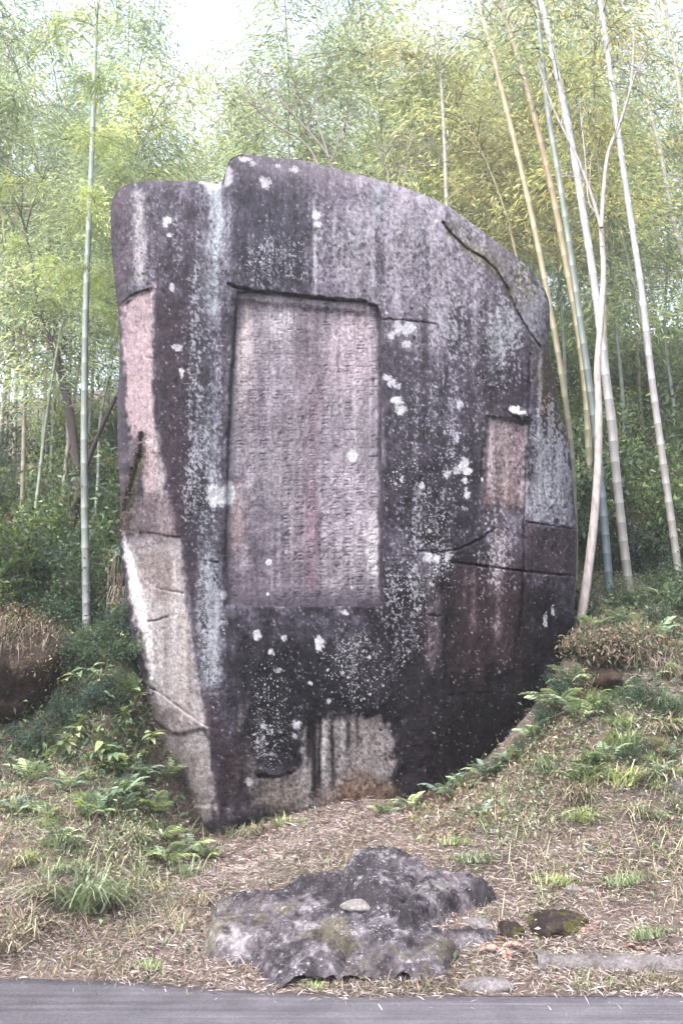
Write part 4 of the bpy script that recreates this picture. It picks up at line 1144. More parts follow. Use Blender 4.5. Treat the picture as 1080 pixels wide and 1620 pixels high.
OG = [(222, 214, 166), (212, 206, 158), (196, 200, 158), (228, 220, 174)]  # warm glow of the upper right canopy painted into the leaf colour
protos = [proto_bamboo(301, 14.5, 2.6, GREEN_LEAF, (150, 160, 140), (170, 180, 140)), proto_bamboo(302, 13.0, 3.2, YG, (176, 170, 150), (190, 186, 150)),
          proto_bamboo(303, 15.5, 2.0, DG, (140, 150, 140), (150, 160, 140)), proto_bamboo(304, 14.5, 3.6, OG, (190, 180, 150), (196, 186, 150), t0=0.44),
          proto_bamboo(305, 12.0, 1.6, DG, (110, 112, 104), (130, 136, 118), 50, 80, 0.42)]
kind_label = ["green drooping bamboo in the grove behind the boulder", "sunlight-tinted yellow green bamboo in the grove behind the boulder",
              "dark green bamboo with pale culm in the grove behind the boulder", "yellowish leaning bamboo in the grove behind the boulder",
              "thin dark bamboo bare below in the grove behind the boulder"]
rs = np.random.RandomState(77)
spots = []      # x as px at the foot, distance, kind, scale
for px, Y, k, s in ((255, 27, 0, 0.86), (295, 31, 1, 0.80), (330, 27, 0, 0.74), (270, 23, 2, 0.55), (400, 24, 1, 1.0), (455, 23, 0, 1.02), (505, 24, 1, 1.05), (555, 23, 1, 1.0), (600, 25, 0, 1.02), (640, 24, 1, 1.0), (375, 27, 0, 0.95), (530, 27, 2, 1.1), (660, 30, 1, 1.1), (205, 24, 0, 0.92), (185, 29, 1, 1.0), (225, 30, 2, 0.8), (10, 26, 1, 1.15), (90, 20, 1, 0.95), (700, 28, 3, 1.1), (780, 26, 1, 1.1), (860, 24, 3, 1.1), (940, 30, 3, 1.15),
                    (30, 20, 1, 1.0), (75, 22, 0, 1.0), (120, 24, 2, 1.0), (-30, 22, 1, 1.05), (160, 27, 0, 1.05), (60, 28, 2, 1.1), (200, 31, 2, 0.9), (-10, 30, 0, 1.0), (110, 33, 1, 1.0), (20, 36, 2, 1.1),
                    (160, 38, 2, 1.0), (-70, 26, 2, 1.0), (-100, 21, 0, 1.0), (70, 42, 4, 1.2), (215, 42, 0, 0.9), (40, 18.6, 0, 0.85), (190, 22, 2, 0.62), (235, 26, 1, 0.62), (140, 18.8, 2, 0.72),
                    (400, 26, 0, 0.84), (450, 28, 1, 0.95), (500, 25, 1, 0.88), (540, 29, 0, 1.0), (585, 27, 1, 0.90), (620, 31, 2, 1.0), (470, 33, 2, 1.0), (560, 35, 0, 1.1), (370, 33, 1, 0.75), (650, 27, 1, 0.8),
                    (430, 22, 1, 0.62), (520, 21, 0, 0.64), (600, 22, 2, 0.60), (350, 29, 2, 0.55), (300, 34, 2, 0.55), (270, 38, 0, 0.55), (680, 34, 0, 0.95), (320, 44, 1, 0.7),
                    (720, 26, 3, 1.0), (760, 29, 0, 1.0), (800, 24, 3, 1.05), (840, 28, 2, 1.05), (880, 31, 3, 1.1), (920, 24, 2, 1.1), (960, 28, 0, 1.05), (1000, 25, 2, 1.1), (1040, 30, 3, 1.1), (1080, 26, 2, 1.1),
                    (1120, 29, 0, 1.0), (1160, 24, 3, 1.0), (860, 36, 2, 1.0), (940, 38, 0, 1.1), (1010, 36, 3, 1.1), (1080, 38, 2, 1.1), (1190, 33, 2, 1.0), (1220, 27, 0, 1.0), (980, 20, 3, 1.0), (1060, 20, 0, 1.05), (890, 20, 3, 1.05),
                    (742, 36, 4, 1.0), (757, 40, 4, 0.9), (775, 38, 4, 1.0), (812, 37, 4, 1.0), (822, 41, 4, 1.1), (838, 38, 4, 1.1), (855, 43, 4, 1.1), (792, 44, 4, 0.9), (905, 42, 4, 1.2), (965, 44, 4, 1.2), (1030, 43, 4, 1.2)):
    spots.append((px, Y, k, s))
used = [False] * 5
for (px, Y, k, s) in spots:
    v0 = 0.13
    X = (px - 540) / F * Y * 1.02
    z = float(ground_z(X, Y))
    o = protos[k] if not used[k] else copy_tree(protos[k])
    used[k] = True
    o.location = (X, Y, z - 0.1); o.rotation_euler = (0, 0, rs.uniform(0, 6.28)); sc = s * rs.uniform(0.94, 1.06); o.scale = (sc, sc, sc)
    tag(o, kind_label[k], "bamboo", kind_label[k].replace(" in the grove behind the boulder", "s of the grove").replace("bamboo", "bamboo", 1))

# ------------------------------------------------------------------ shrubs and undergrowth plants
def shrub(seed, R, H, nst, nleaf, lsz, pal, stem=(92, 80, 70), tone=0.46, aspect=0.42):
    rs = np.random.RandomState(seed)
    root = empty("shrub", (0, 0, 0)); S = Acc(); A = Acc()
    tips = []
    for k in range(nst):
        az = rs.uniform(0, 6.28); rr_ = R * math.sqrt(rs.rand()); hh = H * rs.uniform(0.55, 1.0) * (1 - 0.35 * (rr_ / R) ** 2)
        B = smooth_line([(0.1 * rs.normal(), 0.1 * rs.normal(), -0.1), (rr_ * 0.45 * math.cos(az), rr_ * 0.45 * math.sin(az), hh * 0.55), (rr_ * math.cos(az), rr_ * math.sin(az), hh)], 4)
        V, Q, C = tube(B, np.linspace(0.016, 0.004, len(B)), 4, K * lin(*stem)); S.add(V, Q, C)
        tips.append(B)
        for q in range(2):
            i = rs.randint(3, len(B) - 1); e = B[i] + rs.normal(size=3) * 0.28 * R + np.array([0, 0, 0.1 * H])
            B2 = np.array([B[i], (B[i] + e) / 2 + rs.normal(size=3) * 0.03, e]); V, Q, C = tube(B2, np.linspace(0.008, 0.003, 3), 3, K * lin(*stem)); S.add(V, Q, C)
            tips.append(np.vstack([B2, e]))
    per = nleaf // len(tips)
    for B in tips:
        f = rs.beta(2.2, 0.9, per) * (len(B) - 1.001); i = f.astype(int); w = (f - i)[:, None]
        P = B[i] * (1 - w) + B[i + 1] * w + rs.normal(size=(per, 3)) * 0.13 * R
        D = rs.normal(size=(per, 3)) + np.array([0, 0, 0.1]) + (P / (np.linalg.norm(P, axis=1)[:, None] + 1e-6)) * 0.6
        l = rs.uniform(0.7, 1.25, per) * lsz
        V, Q = leaves(P, D, l, l * aspect, rs, 0.2, 0.9)
        A.add(V, Q, np.repeat(pick(rs, pal, per) * tone * np.clip(1 + 0.22 * rs.normal(), 0.6, 1.5), 4, axis=0))
    link("branches", S.mesh("branches"), M_bark, root)
    link("foliage", A.mesh("foliage"), M_shrub, root)
    return root
DK = [(80, 106, 94), (66, 92, 82), (96, 120, 104), (112, 134, 116)]
MID = [(116, 140, 108), (100, 126, 100), (134, 154, 118), (92, 116, 96)]
LT = [(170, 196, 138), (156, 184, 132), (186, 204, 152), (140, 170, 126)]
DRY = [(176, 160, 148), (156, 140, 128), (190, 174, 162), (136, 128, 112), (132, 142, 116)]
shr = [shrub(401, 1.1, 1.7, 16, 3200, 0.10, DK), shrub(402, 0.9, 1.4, 14, 2800, 0.085, MID), shrub(403, 1.2, 2.3, 14, 2600, 0.12, LT, tone=0.45), shrub(404, 0.9, 1.0, 18, 2400, 0.08, DRY, aspect=0.3),
       shrub(405, 0.8, 2.6, 8, 1500, 0.13, MID)]
shl = ["dense dark green shrub", "mid green fine leaved shrub", "light green tall loose shrub", "dry brown tangled shrub", "thin upright green shrub"]
used_s = [False] * 5
def put_shrub(k, X, Y, s, side, rz):
    o = shr[k] if not used_s[k] else copy_tree(shr[k])
    used_s[k] = True
    o.location = (X, Y, float(ground_z(X, Y)) - 0.05); o.rotation_euler = (0, 0, rz); o.scale = (s, s, s * 1.0)
    tag(o, shl[k] + " " + side, "shrub", shl[k] + "s " + side)
rs = np.random.RandomState(5)
for Y, n in ((15.2, 4), (16.4, 6), (17.8, 6), (19.5, 6), (22, 7), (25, 7), (29, 8)):
    for k in range(n):
        X = -Y * (0.145 + 0.235 * (k + rs.uniform(0.1, 0.9)) / n)
        if Y < 17 and -2.6 * 0 + X > -3.0: X = -3.05
        kind = rs.choice([0, 0, 1, 1, 3, 4]) if Y < 21 else rs.choice([0, 1, 2, 4, 1])
        px_, _ = proj(np.array([X, Y, 3]))
        if Y < 18 and abs(px_ - 137) < 22 and Y < 15.5: continue
        put_shrub(kind, X, Y + rs.uniform(-.6, .6), rs.uniform(0.7, 1.1), "left of the boulder", rs.uniform(0, 6.28))
for Y, n in ((16.6, 5), (18.4, 5), (20.5, 6), (23.5, 6), (27, 7), (31, 8), (36, 9)):
    for k in range(n):
        X = Y * ((0.235 if Y < 22 else 0.19) + (0.17 if Y < 22 else 0.20) * (k + rs.uniform(0.1, 0.9)) / n)
        kind = rs.choice([1, 3, 4, 3, 2, 4]) if Y < 21 else rs.choice([2, 3, 1, 3, 4])
        put_shrub(kind, X, Y + rs.uniform(-.6, .6), rs.uniform(0.6, 0.95) if Y < 20 else rs.uniform(0.8, 1.3), "right of the boulder", rs.uniform(0, 6.28))
for px, Y, k, s in ((300, 38, 2, 1.6), (345, 40, 2, 1.7), (250, 36, 1, 1.8), (640, 37, 2, 1.6), (700, 40, 2, 1.6), (760, 42, 2, 1.3), (815, 44, 2, 1.3), (880, 38, 2, 2.0), (930, 36, 1, 2.2), (980, 39, 2, 2.4), (1030, 35, 2, 2.2), (1085, 38, 2, 2.4), (905, 33, 2, 1.9), (1000, 32, 1, 2.0), (1060, 31, 2, 2.0), (1110, 33, 2, 2.1), (950, 43, 2, 2.4), (1040, 43, 1, 2.4)):
    put_shrub(k, (px - 540) / F * Y, Y, s, "high on the hill behind the boulder", px * 0.1)

# leafy bamboo sprays hanging in front of the grove on the left
def spray(seed, size, n):
    rs = np.random.RandomState(seed); A = Acc(); root = empty("bamboo_spray", (0, 0, 0)); T = Acc()
    for k in range(7):
        az = rs.uniform(0, 6.28); L = size * rs.uniform(0.6, 1.1); sv = np.linspace(0, 1, 6)
        B = np.stack([L * sv * math.cos(az), L * sv * math.sin(az) * 0.7, L * (0.25 * sv - 0.55 * sv * sv)], -1)
        V, Q, C = tube(B, np.linspace(0.008, 0.002, 6), 3, K * lin(150, 140, 104)); T.add(V, Q, C)
        f = rs.uniform(0.5, 4.99, n); i = f.astype(int); w = (f - i)[:, None]
        P = B[i] * (1 - w) + B[i + 1] * w + rs.normal(size=(n, 3)) * 0.09
        D = np.stack([np.full(n, math.cos(az)), np.full(n, math.sin(az)), np.full(n, -0.35)], -1) + rs.normal(size=(n, 3)) * 0.5
        V, Q = leaves(P, D, rs.uniform(0.09, 0.16, n), rs.uniform(0.014, 0.022, n), rs, 0.25, 0.8)
        A.add(V, Q, np.repeat(pick(rs, [(200, 212, 146), (182, 202, 140), (168, 192, 144), (212, 218, 164)], n) * 0.46, 4, axis=0))
    link("twig", T.mesh("twig"), M_bark, root); link("foliage", A.mesh("foliage"), M_leaf, root)
    return root
sprays = [spray(801, 1.0, 90), spray(802, 0.8, 80)]
SP_ = [(142, 425, 13.5, 0.62, "bamboo spray crossing the green culm level with the top of the panel"), (150, 320, 13.5, 0.7, "bamboo spray crossing the green culm level with the boulder's upper left corner"), (146, 215, 13.5, 0.8, "bamboo spray crossing the green culm above the boulder"), (156, 120, 13.5, 0.85, "bamboo spray crossing the green culm near its top"), (146, 40, 13.5, 0.85, "bamboo spray crossing the green culm at the top of the frame"), (20, 395, 16.5, 1.0, "yellow green bamboo spray at the left edge, level with the top of the boulder's panel"), (95, 425, 15.9, 1.1, "yellow green bamboo spray left of the green culm, drooping over the forked tree"), (165, 430, 15.0, 0.9, "bright bamboo spray touching the boulder's upper left edge"),
       (175, 500, 15.2, 0.7, "small bamboo spray against the boulder's left edge, lowest of its group"), (60, 480, 17.2, 1.0, "shaded bamboo spray above the forked tree"), (130, 335, 17.5, 1.2, "bamboo spray across the green culm below the boulder's top"), (30, 290, 18.0, 1.2, "bamboo spray beside the dark leafless shrub at the left edge"),
       (190, 285, 18.5, 0.9, "bamboo spray just behind the boulder's upper left corner"), (100, 220, 18.0, 1.3, "large bamboo spray high left of the green culm"), (20, 150, 19.0, 1.4, "large yellow green bamboo spray at the upper left edge"), (170, 130, 19.5, 1.3, "topmost bamboo spray right of the green culm"), (85, 60, 19.5, 1.3, "bamboo spray near the top left corner")]
for i_, (px, py, Y, sc_, lab) in enumerate(SP_):
    o = sprays[i_ % 2] if i_ < 2 else copy_tree(sprays[i_ % 2])
    o.location = [float(v) for v in at(px, py, Y)]; o.rotation_euler = (0, 0, i_ * 1.7); o.scale = (sc_, sc_, sc_)
    tag(o, lab, "bamboo spray", "bamboo sprays left of the boulder")
for px, Y, k, sc_ in ((20, 15.0, 0, 0.55), (95, 14.9, 0, 0.5), (185, 14.9, 0, 0.45), (60, 15.8, 1, 0.6), (170, 15.9, 0, 0.6), (205, 15.2, 1, 0.45), (-30, 15.2, 1, 0.6), (130, 14.2, 1, 0.34), (200, 14.1, 0, 0.34)):
    put_shrub(k, (px - 540) / F * Y * 1.02, Y, sc_, "left of the boulder", px * 0.3)
for px, py_, k, sc_ in ((60, 1195, 0, 0.30), (110, 1160, 0, 0.36), (150, 1130, 0, 0.36), (190, 1110, 1, 0.34), (120, 1075, 0, 0.40), (175, 1060, 0, 0.40), (150, 1030, 1, 0.34), (100, 1015, 0, 0.40), (205, 1010, 0, 0.40), (60, 955, 0, 0.5), (15, 940, 1, 0.5)):
    g_ = ground_hit(px, py_); put_shrub(k, g_[0], g_[1], sc_, 'left of the boulder', px * 0.3)
for px, py_, k, sc_ in ((25, 975, 3, 0.5), (72, 985, 3, 0.42), (92, 1078, 0, 0.34), (104, 1135, 1, 0.26), (60, 1010, 1, 0.3)):
    g_ = ground_hit(px, py_); put_shrub(k, g_[0], g_[1], sc_, 'left of the boulder', px * 0.3)
for px, py_, k, sc_ in ((942, 1008, 3, 0.24), (1008, 1012, 3, 0.26), (1058, 1040, 3, 0.26), (975, 995, 1, 0.22), (890, 1105, 0, 0.24), (860, 1150, 0, 0.20), (830, 1190, 1, 0.18), (960, 1130, 1, 0.24), (1020, 1120, 0, 0.26), (1060, 1140, 1, 0.26), (1000, 1210, 1, 0.20), (1050, 1200, 3, 0.24), (940, 1210, 1, 0.18), (1070, 1285, 3, 0.2), (780, 1225, 0, 0.16), (920, 975, 0, 0.28), (1000, 965, 0, 0.28), (1045, 990, 1, 0.28)):
    g_ = ground_hit(px, py_); put_shrub(k, g_[0], g_[1], sc_, 'right of the boulder', px * 0.3)
for px, Y, k, sc_ in ((1060, 15.0, 1, 0.5), (1090, 14.4, 0, 0.5), (1020, 16.0, 0, 0.55), (965, 16.2, 1, 0.5), (1045, 16.6, 0, 0.6), (935, 16.8, 0, 0.6)):
    put_shrub(k, (px - 540) / F * Y * 1.02, Y, sc_, "right of the boulder", px * 0.3)

# ------------------------------------------------------------------ trees with limbs, traced
def limb(acc, path, Y, r0, r1, col, dy=0.0, sides=7):
    P = np.array([at(x, y, Y + dy * i / max(1, len(path) - 1)) for i, (x, y) in enumerate(path)])
    P = smooth_line(P, 6)
    V, Q, C = tube(P, np.linspace(r0, r1, len(P)) * (1 + 0.10 * (fbm(np.arange(len(P)) * 0.7, np.arange(len(P)) * 0.0, 150, 2) - 0.5)), sides, K * lin(*col))
    return V, Q, C, P
def traced_tree(name, label, cat, limbs, Y, col, leaf=None, foot=True):
    """limbs: (part, path, r0, r1, dy)"""
    root = empty(name, at(*limbs[0][1][0], Y)); tag(root, label, cat)
    o0 = np.array(root.location)
    rs_ = np.random.RandomState(abs(hash(label)) % 1000 if False else len(label))
    A = Acc(); tips = []
    for part, path, r0, r1, dy in limbs:
        V, Q, C, P = limb(None, path, Y, r0, r1, col, dy)
        link(part, mesh_np(part, V - o0, Q, C, True), M_bark, root)
        tips.append(P - o0)
        # twigs
    T = Acc()
    for P in tips[1:] if len(tips) > 1 else tips:
        for k in range(9):
            i = rs_.randint(len(P) // 3, len(P)); e = P[i] + rs_.normal(size=3) * 0.32 + np.array([0, 0, 0.18])
            B = np.array([P[i], (P[i] + e) / 2 + rs_.normal(size=3) * 0.05, e])
            V, Q, C = tube(B, np.linspace(0.009, 0.003, 3), 4, K * lin(*col)); T.add(V, Q, C)
            for j in range(2):
                e2 = e + rs_.normal(size=3) * 0.22; V, Q, C = tube(np.array([B[1 + j], (B[1 + j] + e2) / 2, e2]), np.linspace(0.005, 0.002, 3), 3, K * lin(*col)); T.add(V, Q, C)
    link("twigs", T.mesh("twigs"), M_bark, root)
    if leaf:
        pal, n_, sz = leaf
        for P in tips:
            i = rs_.randint(len(P) // 2, len(P), n_)
            Q0 = P[i] + rs_.normal(size=(n_, 3)) * 0.35
            V, Q = leaves(Q0, rs_.normal(size=(n_, 3)), rs_.uniform(.7, 1.2, n_) * sz, rs_.uniform(.7, 1.2, n_) * sz * 0.45, rs_, 0.2, 0.8)
            A.add(V, Q, np.repeat(pick(rs_, pal, n_) * 0.42, 4, axis=0))
        link("foliage", A.mesh("foliage"), M_shrub, root)
    return root
yb = ground_hit(918, 990)[1]
traced_tree("twisted_tree", "pale twisted bare tree leaning beside the right side of the boulder", "tree", [
    ("trunk", [(914, 1010), (922, 955), (931, 890), (939, 820), (945, 730), (946, 640), (944, 580), (950, 500), (954, 430), (950, 360)], 0.075, 0.040, 0.3),
    ("limb", [(950, 360), (955, 290), (962, 240), (980, 195), (994, 150), (1000, 100), (1001, 45)], 0.036, 0.012, 0.2),
    ("limb", [(980, 195), (1000, 130), (1012, 105), (1022, 82)], 0.018, 0.008, 0.2),
    ("limb", [(950, 360), (940, 325), (932, 300), (915, 255), (895, 215), (872, 165), (850, 100)], 0.030, 0.012, -0.2),
    ("limb", [(952, 390), (945, 345), (930, 315), (925, 250), (915, 160)], 0.018, 0.006, 0.4)], yb, (218, 208, 204))
traced_tree("forked_tree", "dark forked tree in the undergrowth left of the green culm", "tree", [
    ("trunk", [(126, 800), (120, 720), (108, 640), (92, 572), (88, 560)], 0.10, 0.07, 0.0), ("limb", [(88, 560), (78, 540), (64, 520), (52, 490)], 0.055, 0.02, 0.2),
    ("limb", [(90, 560), (80, 530), (70, 512), (60, 470)], 0.04, 0.015, -0.2), ("limb", [(90, 562), (102, 548), (114, 538)], 0.03, 0.012, 0.2)], 19.0, (104, 94, 96))
traced_tree("leaning_trunk", "dark leaning trunk propped toward the left side of the boulder", "tree", [
    ("trunk", [(94, 950), (104, 890), (122, 800), (140, 730), (162, 675), (184, 628)], 0.060, 0.035, 0.0), ("limb", [(122, 800), (126, 840), (118, 900), (112, 955)], 0.03, 0.02, 0.2)], 17.2, (70, 62, 62))
traced_tree("crest_tree", "small bare tree rising behind the crest of the boulder", "tree", [
    ("trunk", [(500, 300), (503, 262), (480, 225), (440, 200), (405, 170), (385, 130), (378, 105)], 0.030, 0.010, 0.3),
    ("limb", [(532, 300), (520, 250), (490, 210), (450, 165), (420, 125), (395, 95)], 0.028, 0.009, 0.6), ("limb", [(520, 250), (505, 200), (500, 172), (492, 165)], 0.02, 0.008, 0.3),
    ("limb", [(450, 190), (430, 178), (405, 168), (380, 166)], 0.014, 0.006, 0.2), ("limb", [(525, 255), (545, 195), (560, 160)], 0.016, 0.006, -0.2), ("limb", [(490, 210), (470, 150), (465, 120)], 0.012, 0.005, 0.1)],
    17.8, (176, 164, 158))
traced_tree("bare_shrub", "leafless pale twigs fanning up behind the sloping shoulder of the boulder", "shrub", [
    ("stem", [(625, 330), (628, 290), (640, 262), (670, 235), (690, 215)], 0.014, 0.005, 0.2), ("stem", [(632, 330), (640, 280), (646, 240), (650, 205)], 0.012, 0.005, 0.2),
    ("stem", [(618, 320), (612, 270), (600, 240), (596, 190)], 0.012, 0.004, 0.2), ("stem", [(640, 330), (660, 270), (690, 262), (700, 255)], 0.010, 0.004, 0.2)], 17.6, (190, 178, 172))
traced_tree("bare_shrub", "dark leafless branching shrub at the left edge in front of the bamboo", "shrub", [
    ("stem", [(60, 480), (48, 400), (34, 340), (15, 300), (-5, 265)], 0.030, 0.010, 0.0), ("stem", [(40, 372), (50, 330), (62, 300), (70, 280)], 0.015, 0.006, 0.2),
    ("stem", [(34, 340), (36, 300), (30, 270)], 0.012, 0.005, 0.2)], 18.5, (98, 84, 84))
traced_tree("bare_shrub", "thin leaning stems beside the foot of the green culm", "shrub", [
    ("stem", [(90, 955), (98, 880), (106, 820), (116, 740)], 0.020, 0.012, 0.0), ("stem", [(98, 950), (110, 860), (112, 800), (104, 720)], 0.016, 0.01, 0.2)], 16.8, (92, 82, 76))

# ------------------------------------------------------------------ ferns, tufts, broad-leaved saplings
def frond_mesh(seed, L, pal):
    rs = np.random.RandomState(seed); A = Acc()
    s = np.linspace(0, 1, 9)
    R = np.stack([L * (s - 0.12 * s * s), 0.03 * L * np.sin(3 * s), L * (0.75 * s - 0.72 * s * s)], -1)
    V, Q, C = tube(R, np.linspace(0.006, 0.002, 9), 3, lin(130, 140, 84) * 0.45); A.add(V, Q, C)
    n = 17
    t = np.linspace(0.18, 0.99, n); P = np.stack([np.interp(t, s, R[:, k]) for k in range(3)], -1)
    l = L * 0.27 * np.sin(np.pi * (0.20 + 0.78 * t)) ** 0.8
    for sd in (-1, 1):
        D = np.stack([0.42 + 0 * t, sd * np.ones(n), -0.18 + 0.08 * rs.normal(size=n)], -1)
        V, Q = leaves(P, D, l, 0.055 * L + 0 * l, rs, 0.16, 9.0)
        A.add(V, Q, np.repeat(pick(rs, pal, n, 0.1) * 0.66, 4, axis=0))
    return A.mesh("frond")
FG = [(178, 196, 156), (164, 184, 144), (190, 204, 166)]
FD = [(150, 172, 148), (136, 160, 138), (164, 182, 154)]
fr_light = [frond_mesh(501 + k, 0.42, FG) for k in range(3)]
fr_dark = [frond_mesh(511 + k, 0.42, FD) for k in range(3)]
def fern(px, py, s, label, dark=False, nf=8, seed=0):
    rs = np.random.RandomState(seed + int(px) + int(py))
    g = ground_hit(px, py)
    root = empty("fern", g, rs.uniform(0, 6.28), s); tag(root, label, "fern", "ferns on the bank round the boulder")
    for k in range(nf):
        o = link("frond", (fr_dark if dark else fr_light)[k % 3], M_herb, root)
        o.rotation_euler = (rs.uniform(-.25, .25), rs.uniform(-.85, -.05), k * 6.28 / nf + rs.uniform(-.3, .3)); q = rs.uniform(0.7, 1.15); o.scale = (q, q, q)
    return root
FERNS = [(702, 1262, 1.0, "large fern at the foot of the boulder, right of the pale niche", True), (735, 1250, 0.9, "dark fern second along the boulder foot from the niche", True), (648, 1280, 0.8, "low fern just right of the pale niche", False),
         (606, 1290, 0.7, "small bright fern in front of the pale niche", False), (772, 1232, 0.9, "dark fern under the sloping lower right edge of the boulder", True), (806, 1208, 0.9, "fern midway up the lower right edge of the boulder", True),
         (845, 1172, 0.9, "bluish fern where the boulder's lower right edge steepens", True), (880, 1122, 1.1, "bright fern tucked against the right foot of the boulder", False), (912, 1140, 1.2, "large arching yellow green fern on the right bank below the hollow", False),
         (905, 1085, 0.9, "fern at the mouth of the dark hollow by the boulder", False), (940, 1000, 0.8, "fern at the foot of the twisted tree", False), (975, 990, 0.8, "fern below the thickest white culm", False), (1062, 965, 1.2, "fern clump below the culm nearest the right edge", False),
         (1040, 1010, 0.9, "fern above the dry hanging grass at the right edge", True), (1075, 1075, 1.0, "bright fern cut by the right edge of the frame", False), (1068, 1160, 0.8, "fern on the right slope below the cut one", False), (985, 960, 0.8, "dark fern between the two white culms", True), (760, 1290, 0.6, "tiny fern standing alone in front of the boulder's right foot", True),
         (262, 1240, 0.9, "fern under the overhanging left foot of the boulder", False), (238, 1292, 0.9, "fern left of the boulder's pointed foot", False), (256, 1332, 0.8, "yellow green fern lower left of the boulder's pointed foot", False), (296, 1352, 0.9, "pale fern directly below the boulder's pointed foot", False),
         (222, 1230, 0.8, "dark fern against the lower left flank of the boulder", True), (262, 1368, 0.9, "broad pale fern above the grass tuft in the lower left", False), (180, 1225, 0.9, "fern on the left slope under the broad leaved saplings", False), (60, 1225, 0.9, "fern below the draped rock at the left edge", True), (110, 1250, 0.8, "greyish fern on the left slope below the draped rock", True),
         (330, 1362, 0.7, "small pale fern right of the boulder's pointed foot", False), (150, 1290, 0.7, "low fern in the middle of the left slope", True), (30, 1290, 0.8, "low fern at the left edge of the left slope", True)]
for (px, py, s, lab, dk) in FERNS:
    fern(px, py, s * (0.95 if px > 590 and py > 1160 else 1.15), lab, dk)

def tuft_mesh(seed, n, L, W, pal, spread=0.9, base=0.06, tone=0.58):
    rs = np.random.RandomState(seed); s = np.linspace(0, 1, 6)
    az = rs.uniform(0, 6.28, n); l = L * rs.uniform(0.5, 1.1, n); lean = spread * np.sqrt(rs.rand(n))
    bx = rs.normal(size=(n, 2)) * base
    out = l[:, None] * (np.sin(lean)[:, None] * s + 0.45 * lean[:, None] * s ** 2); up = l[:, None] * (np.cos(lean * 0.6)[:, None] * s - (0.35 + 0.5 * lean[:, None]) * s ** 2.4)
    P = np.stack([bx[:, :1] + out * np.cos(az)[:, None], bx[:, 1:] + out * np.sin(az)[:, None], up - 0.03], -1)
    w = W * (1 - s ** 1.6) * 0.5 + 0.0008
    side = np.stack([-np.sin(az), np.cos(az), 0 * az], -1)[:, None, :] * w[None, :, None]
    V = np.stack([P - side, P + side], 2).reshape(-1, 3)
    b0 = np.arange(n)[:, None] * 12 + np.arange(5)[None] * 2
    Q = np.stack([b0, b0 + 1, b0 + 3, b0 + 2], -1).reshape(-1, 4)
    C = np.repeat(pick(rs, pal, n) * tone, 12, axis=0)
    return mesh_np("grass_tuft", V, Q, C)
GT = [(166, 184, 138), (148, 170, 126), (182, 196, 150), (194, 200, 170)]
ST = [(188, 174, 152), (174, 160, 138), (154, 154, 124), (204, 192, 170)]
tufts = {"big": tuft_mesh(601, 170, 0.78, 0.020, GT, 1.0, 0.07), "green": tuft_mesh(602, 80, 0.46, 0.014, GT, 0.9, 0.05), "straw": tuft_mesh(603, 120, 0.46, 0.011, ST, 1.1, 0.08), "fine": tuft_mesh(604, 200, 0.24, 0.008, GT, 0.9, 0.10)}
def tuft(kind, px, py, s, label):
    g = ground_hit(px, py)
    o = link("grass_tuft", tufts[kind], M_straw if kind == "straw" else M_herb); o.location = g; o.rotation_euler = (0.15, 0, px * 0.7); o.scale = (s, s, s)
    return tag(o, label, "grass tuft", "tufts of grass on the bank")
for t_ in (("big", 130, 1440, 1.2, "largest arching green grass tuft at the lower left"), ("straw", 48, 1470, 1.25, "straw coloured tuft left of the largest green tuft"), ("straw", 14, 1500, 1.2, "straw coloured tuft in the lower left corner"), ("green", 183, 1425, 0.9, "small green tuft right of the largest tuft"),
           ("straw", 75, 1415, 1.1, "drooping pale tuft just above the largest tuft"), ("green", 292, 1388, 1.0, "bright green tuft beneath the boulder's pointed foot"), ("green", 372, 1325, 1.0, "green tuft right of the boulder's pointed foot"), ("straw", 402, 1318, 0.8, "straw tuft along the boulder foot before the niche"),
           ("green", 445, 1308, 0.8, "green tuft before the left corner of the niche"), ("green", 478, 1306, 0.6, "short tuft before the middle of the niche"), ("fine", 750, 1362, 1.1, "short bright green patch of grass right of the outcrop"), ("fine", 722, 1336, 0.8, "short green patch above the bright patch right of the outcrop"),
           ("green", 868, 1218, 1.1, "upright green tuft on the right slope under the fern"), ("green", 982, 1240, 1.2, "wide green tuft in the middle of the right slope"), ("green", 990, 1180, 1.2, "tall narrow tuft above the wide one on the right slope"), ("green", 1008, 1290, 0.8, "small tuft low on the right slope"),
           ("straw", 920, 1260, 1.0, "straw tuft on the right slope beside the wide green tuft"), ("straw", 1040, 1230, 1.0, "straw tuft high on the right slope near the frame edge"), ("green", 905, 1300, 0.7, "small green tuft at the foot of the right slope"), ("green", 935, 1112, 0.9, "green tuft drooping below the rock in the hollow"),
           ("fine", 1020, 1478, 1.0, "dark green patch right of the mossy rock"), ("fine", 890, 1395, 0.9, "green patch above the white stones"), ("fine", 985, 1395, 1.0, "greenish patch between the white stones and the right edge"), ("fine", 245, 1530, 0.7, "short green patch by the road at the lower left"),
           ("green", 215, 1330, 0.8, "thin green tuft on the left slope beside the ferns"), ("straw", 320, 1430, 0.8, "dry tuft at the left end of the outcrop"), ("straw", 290, 1470, 0.7, "dry tuft below the left end of the outcrop"), ("fine", 505, 1560, 0.5, "tiny green patch by the road below the outcrop")):
    tuft(*t_)

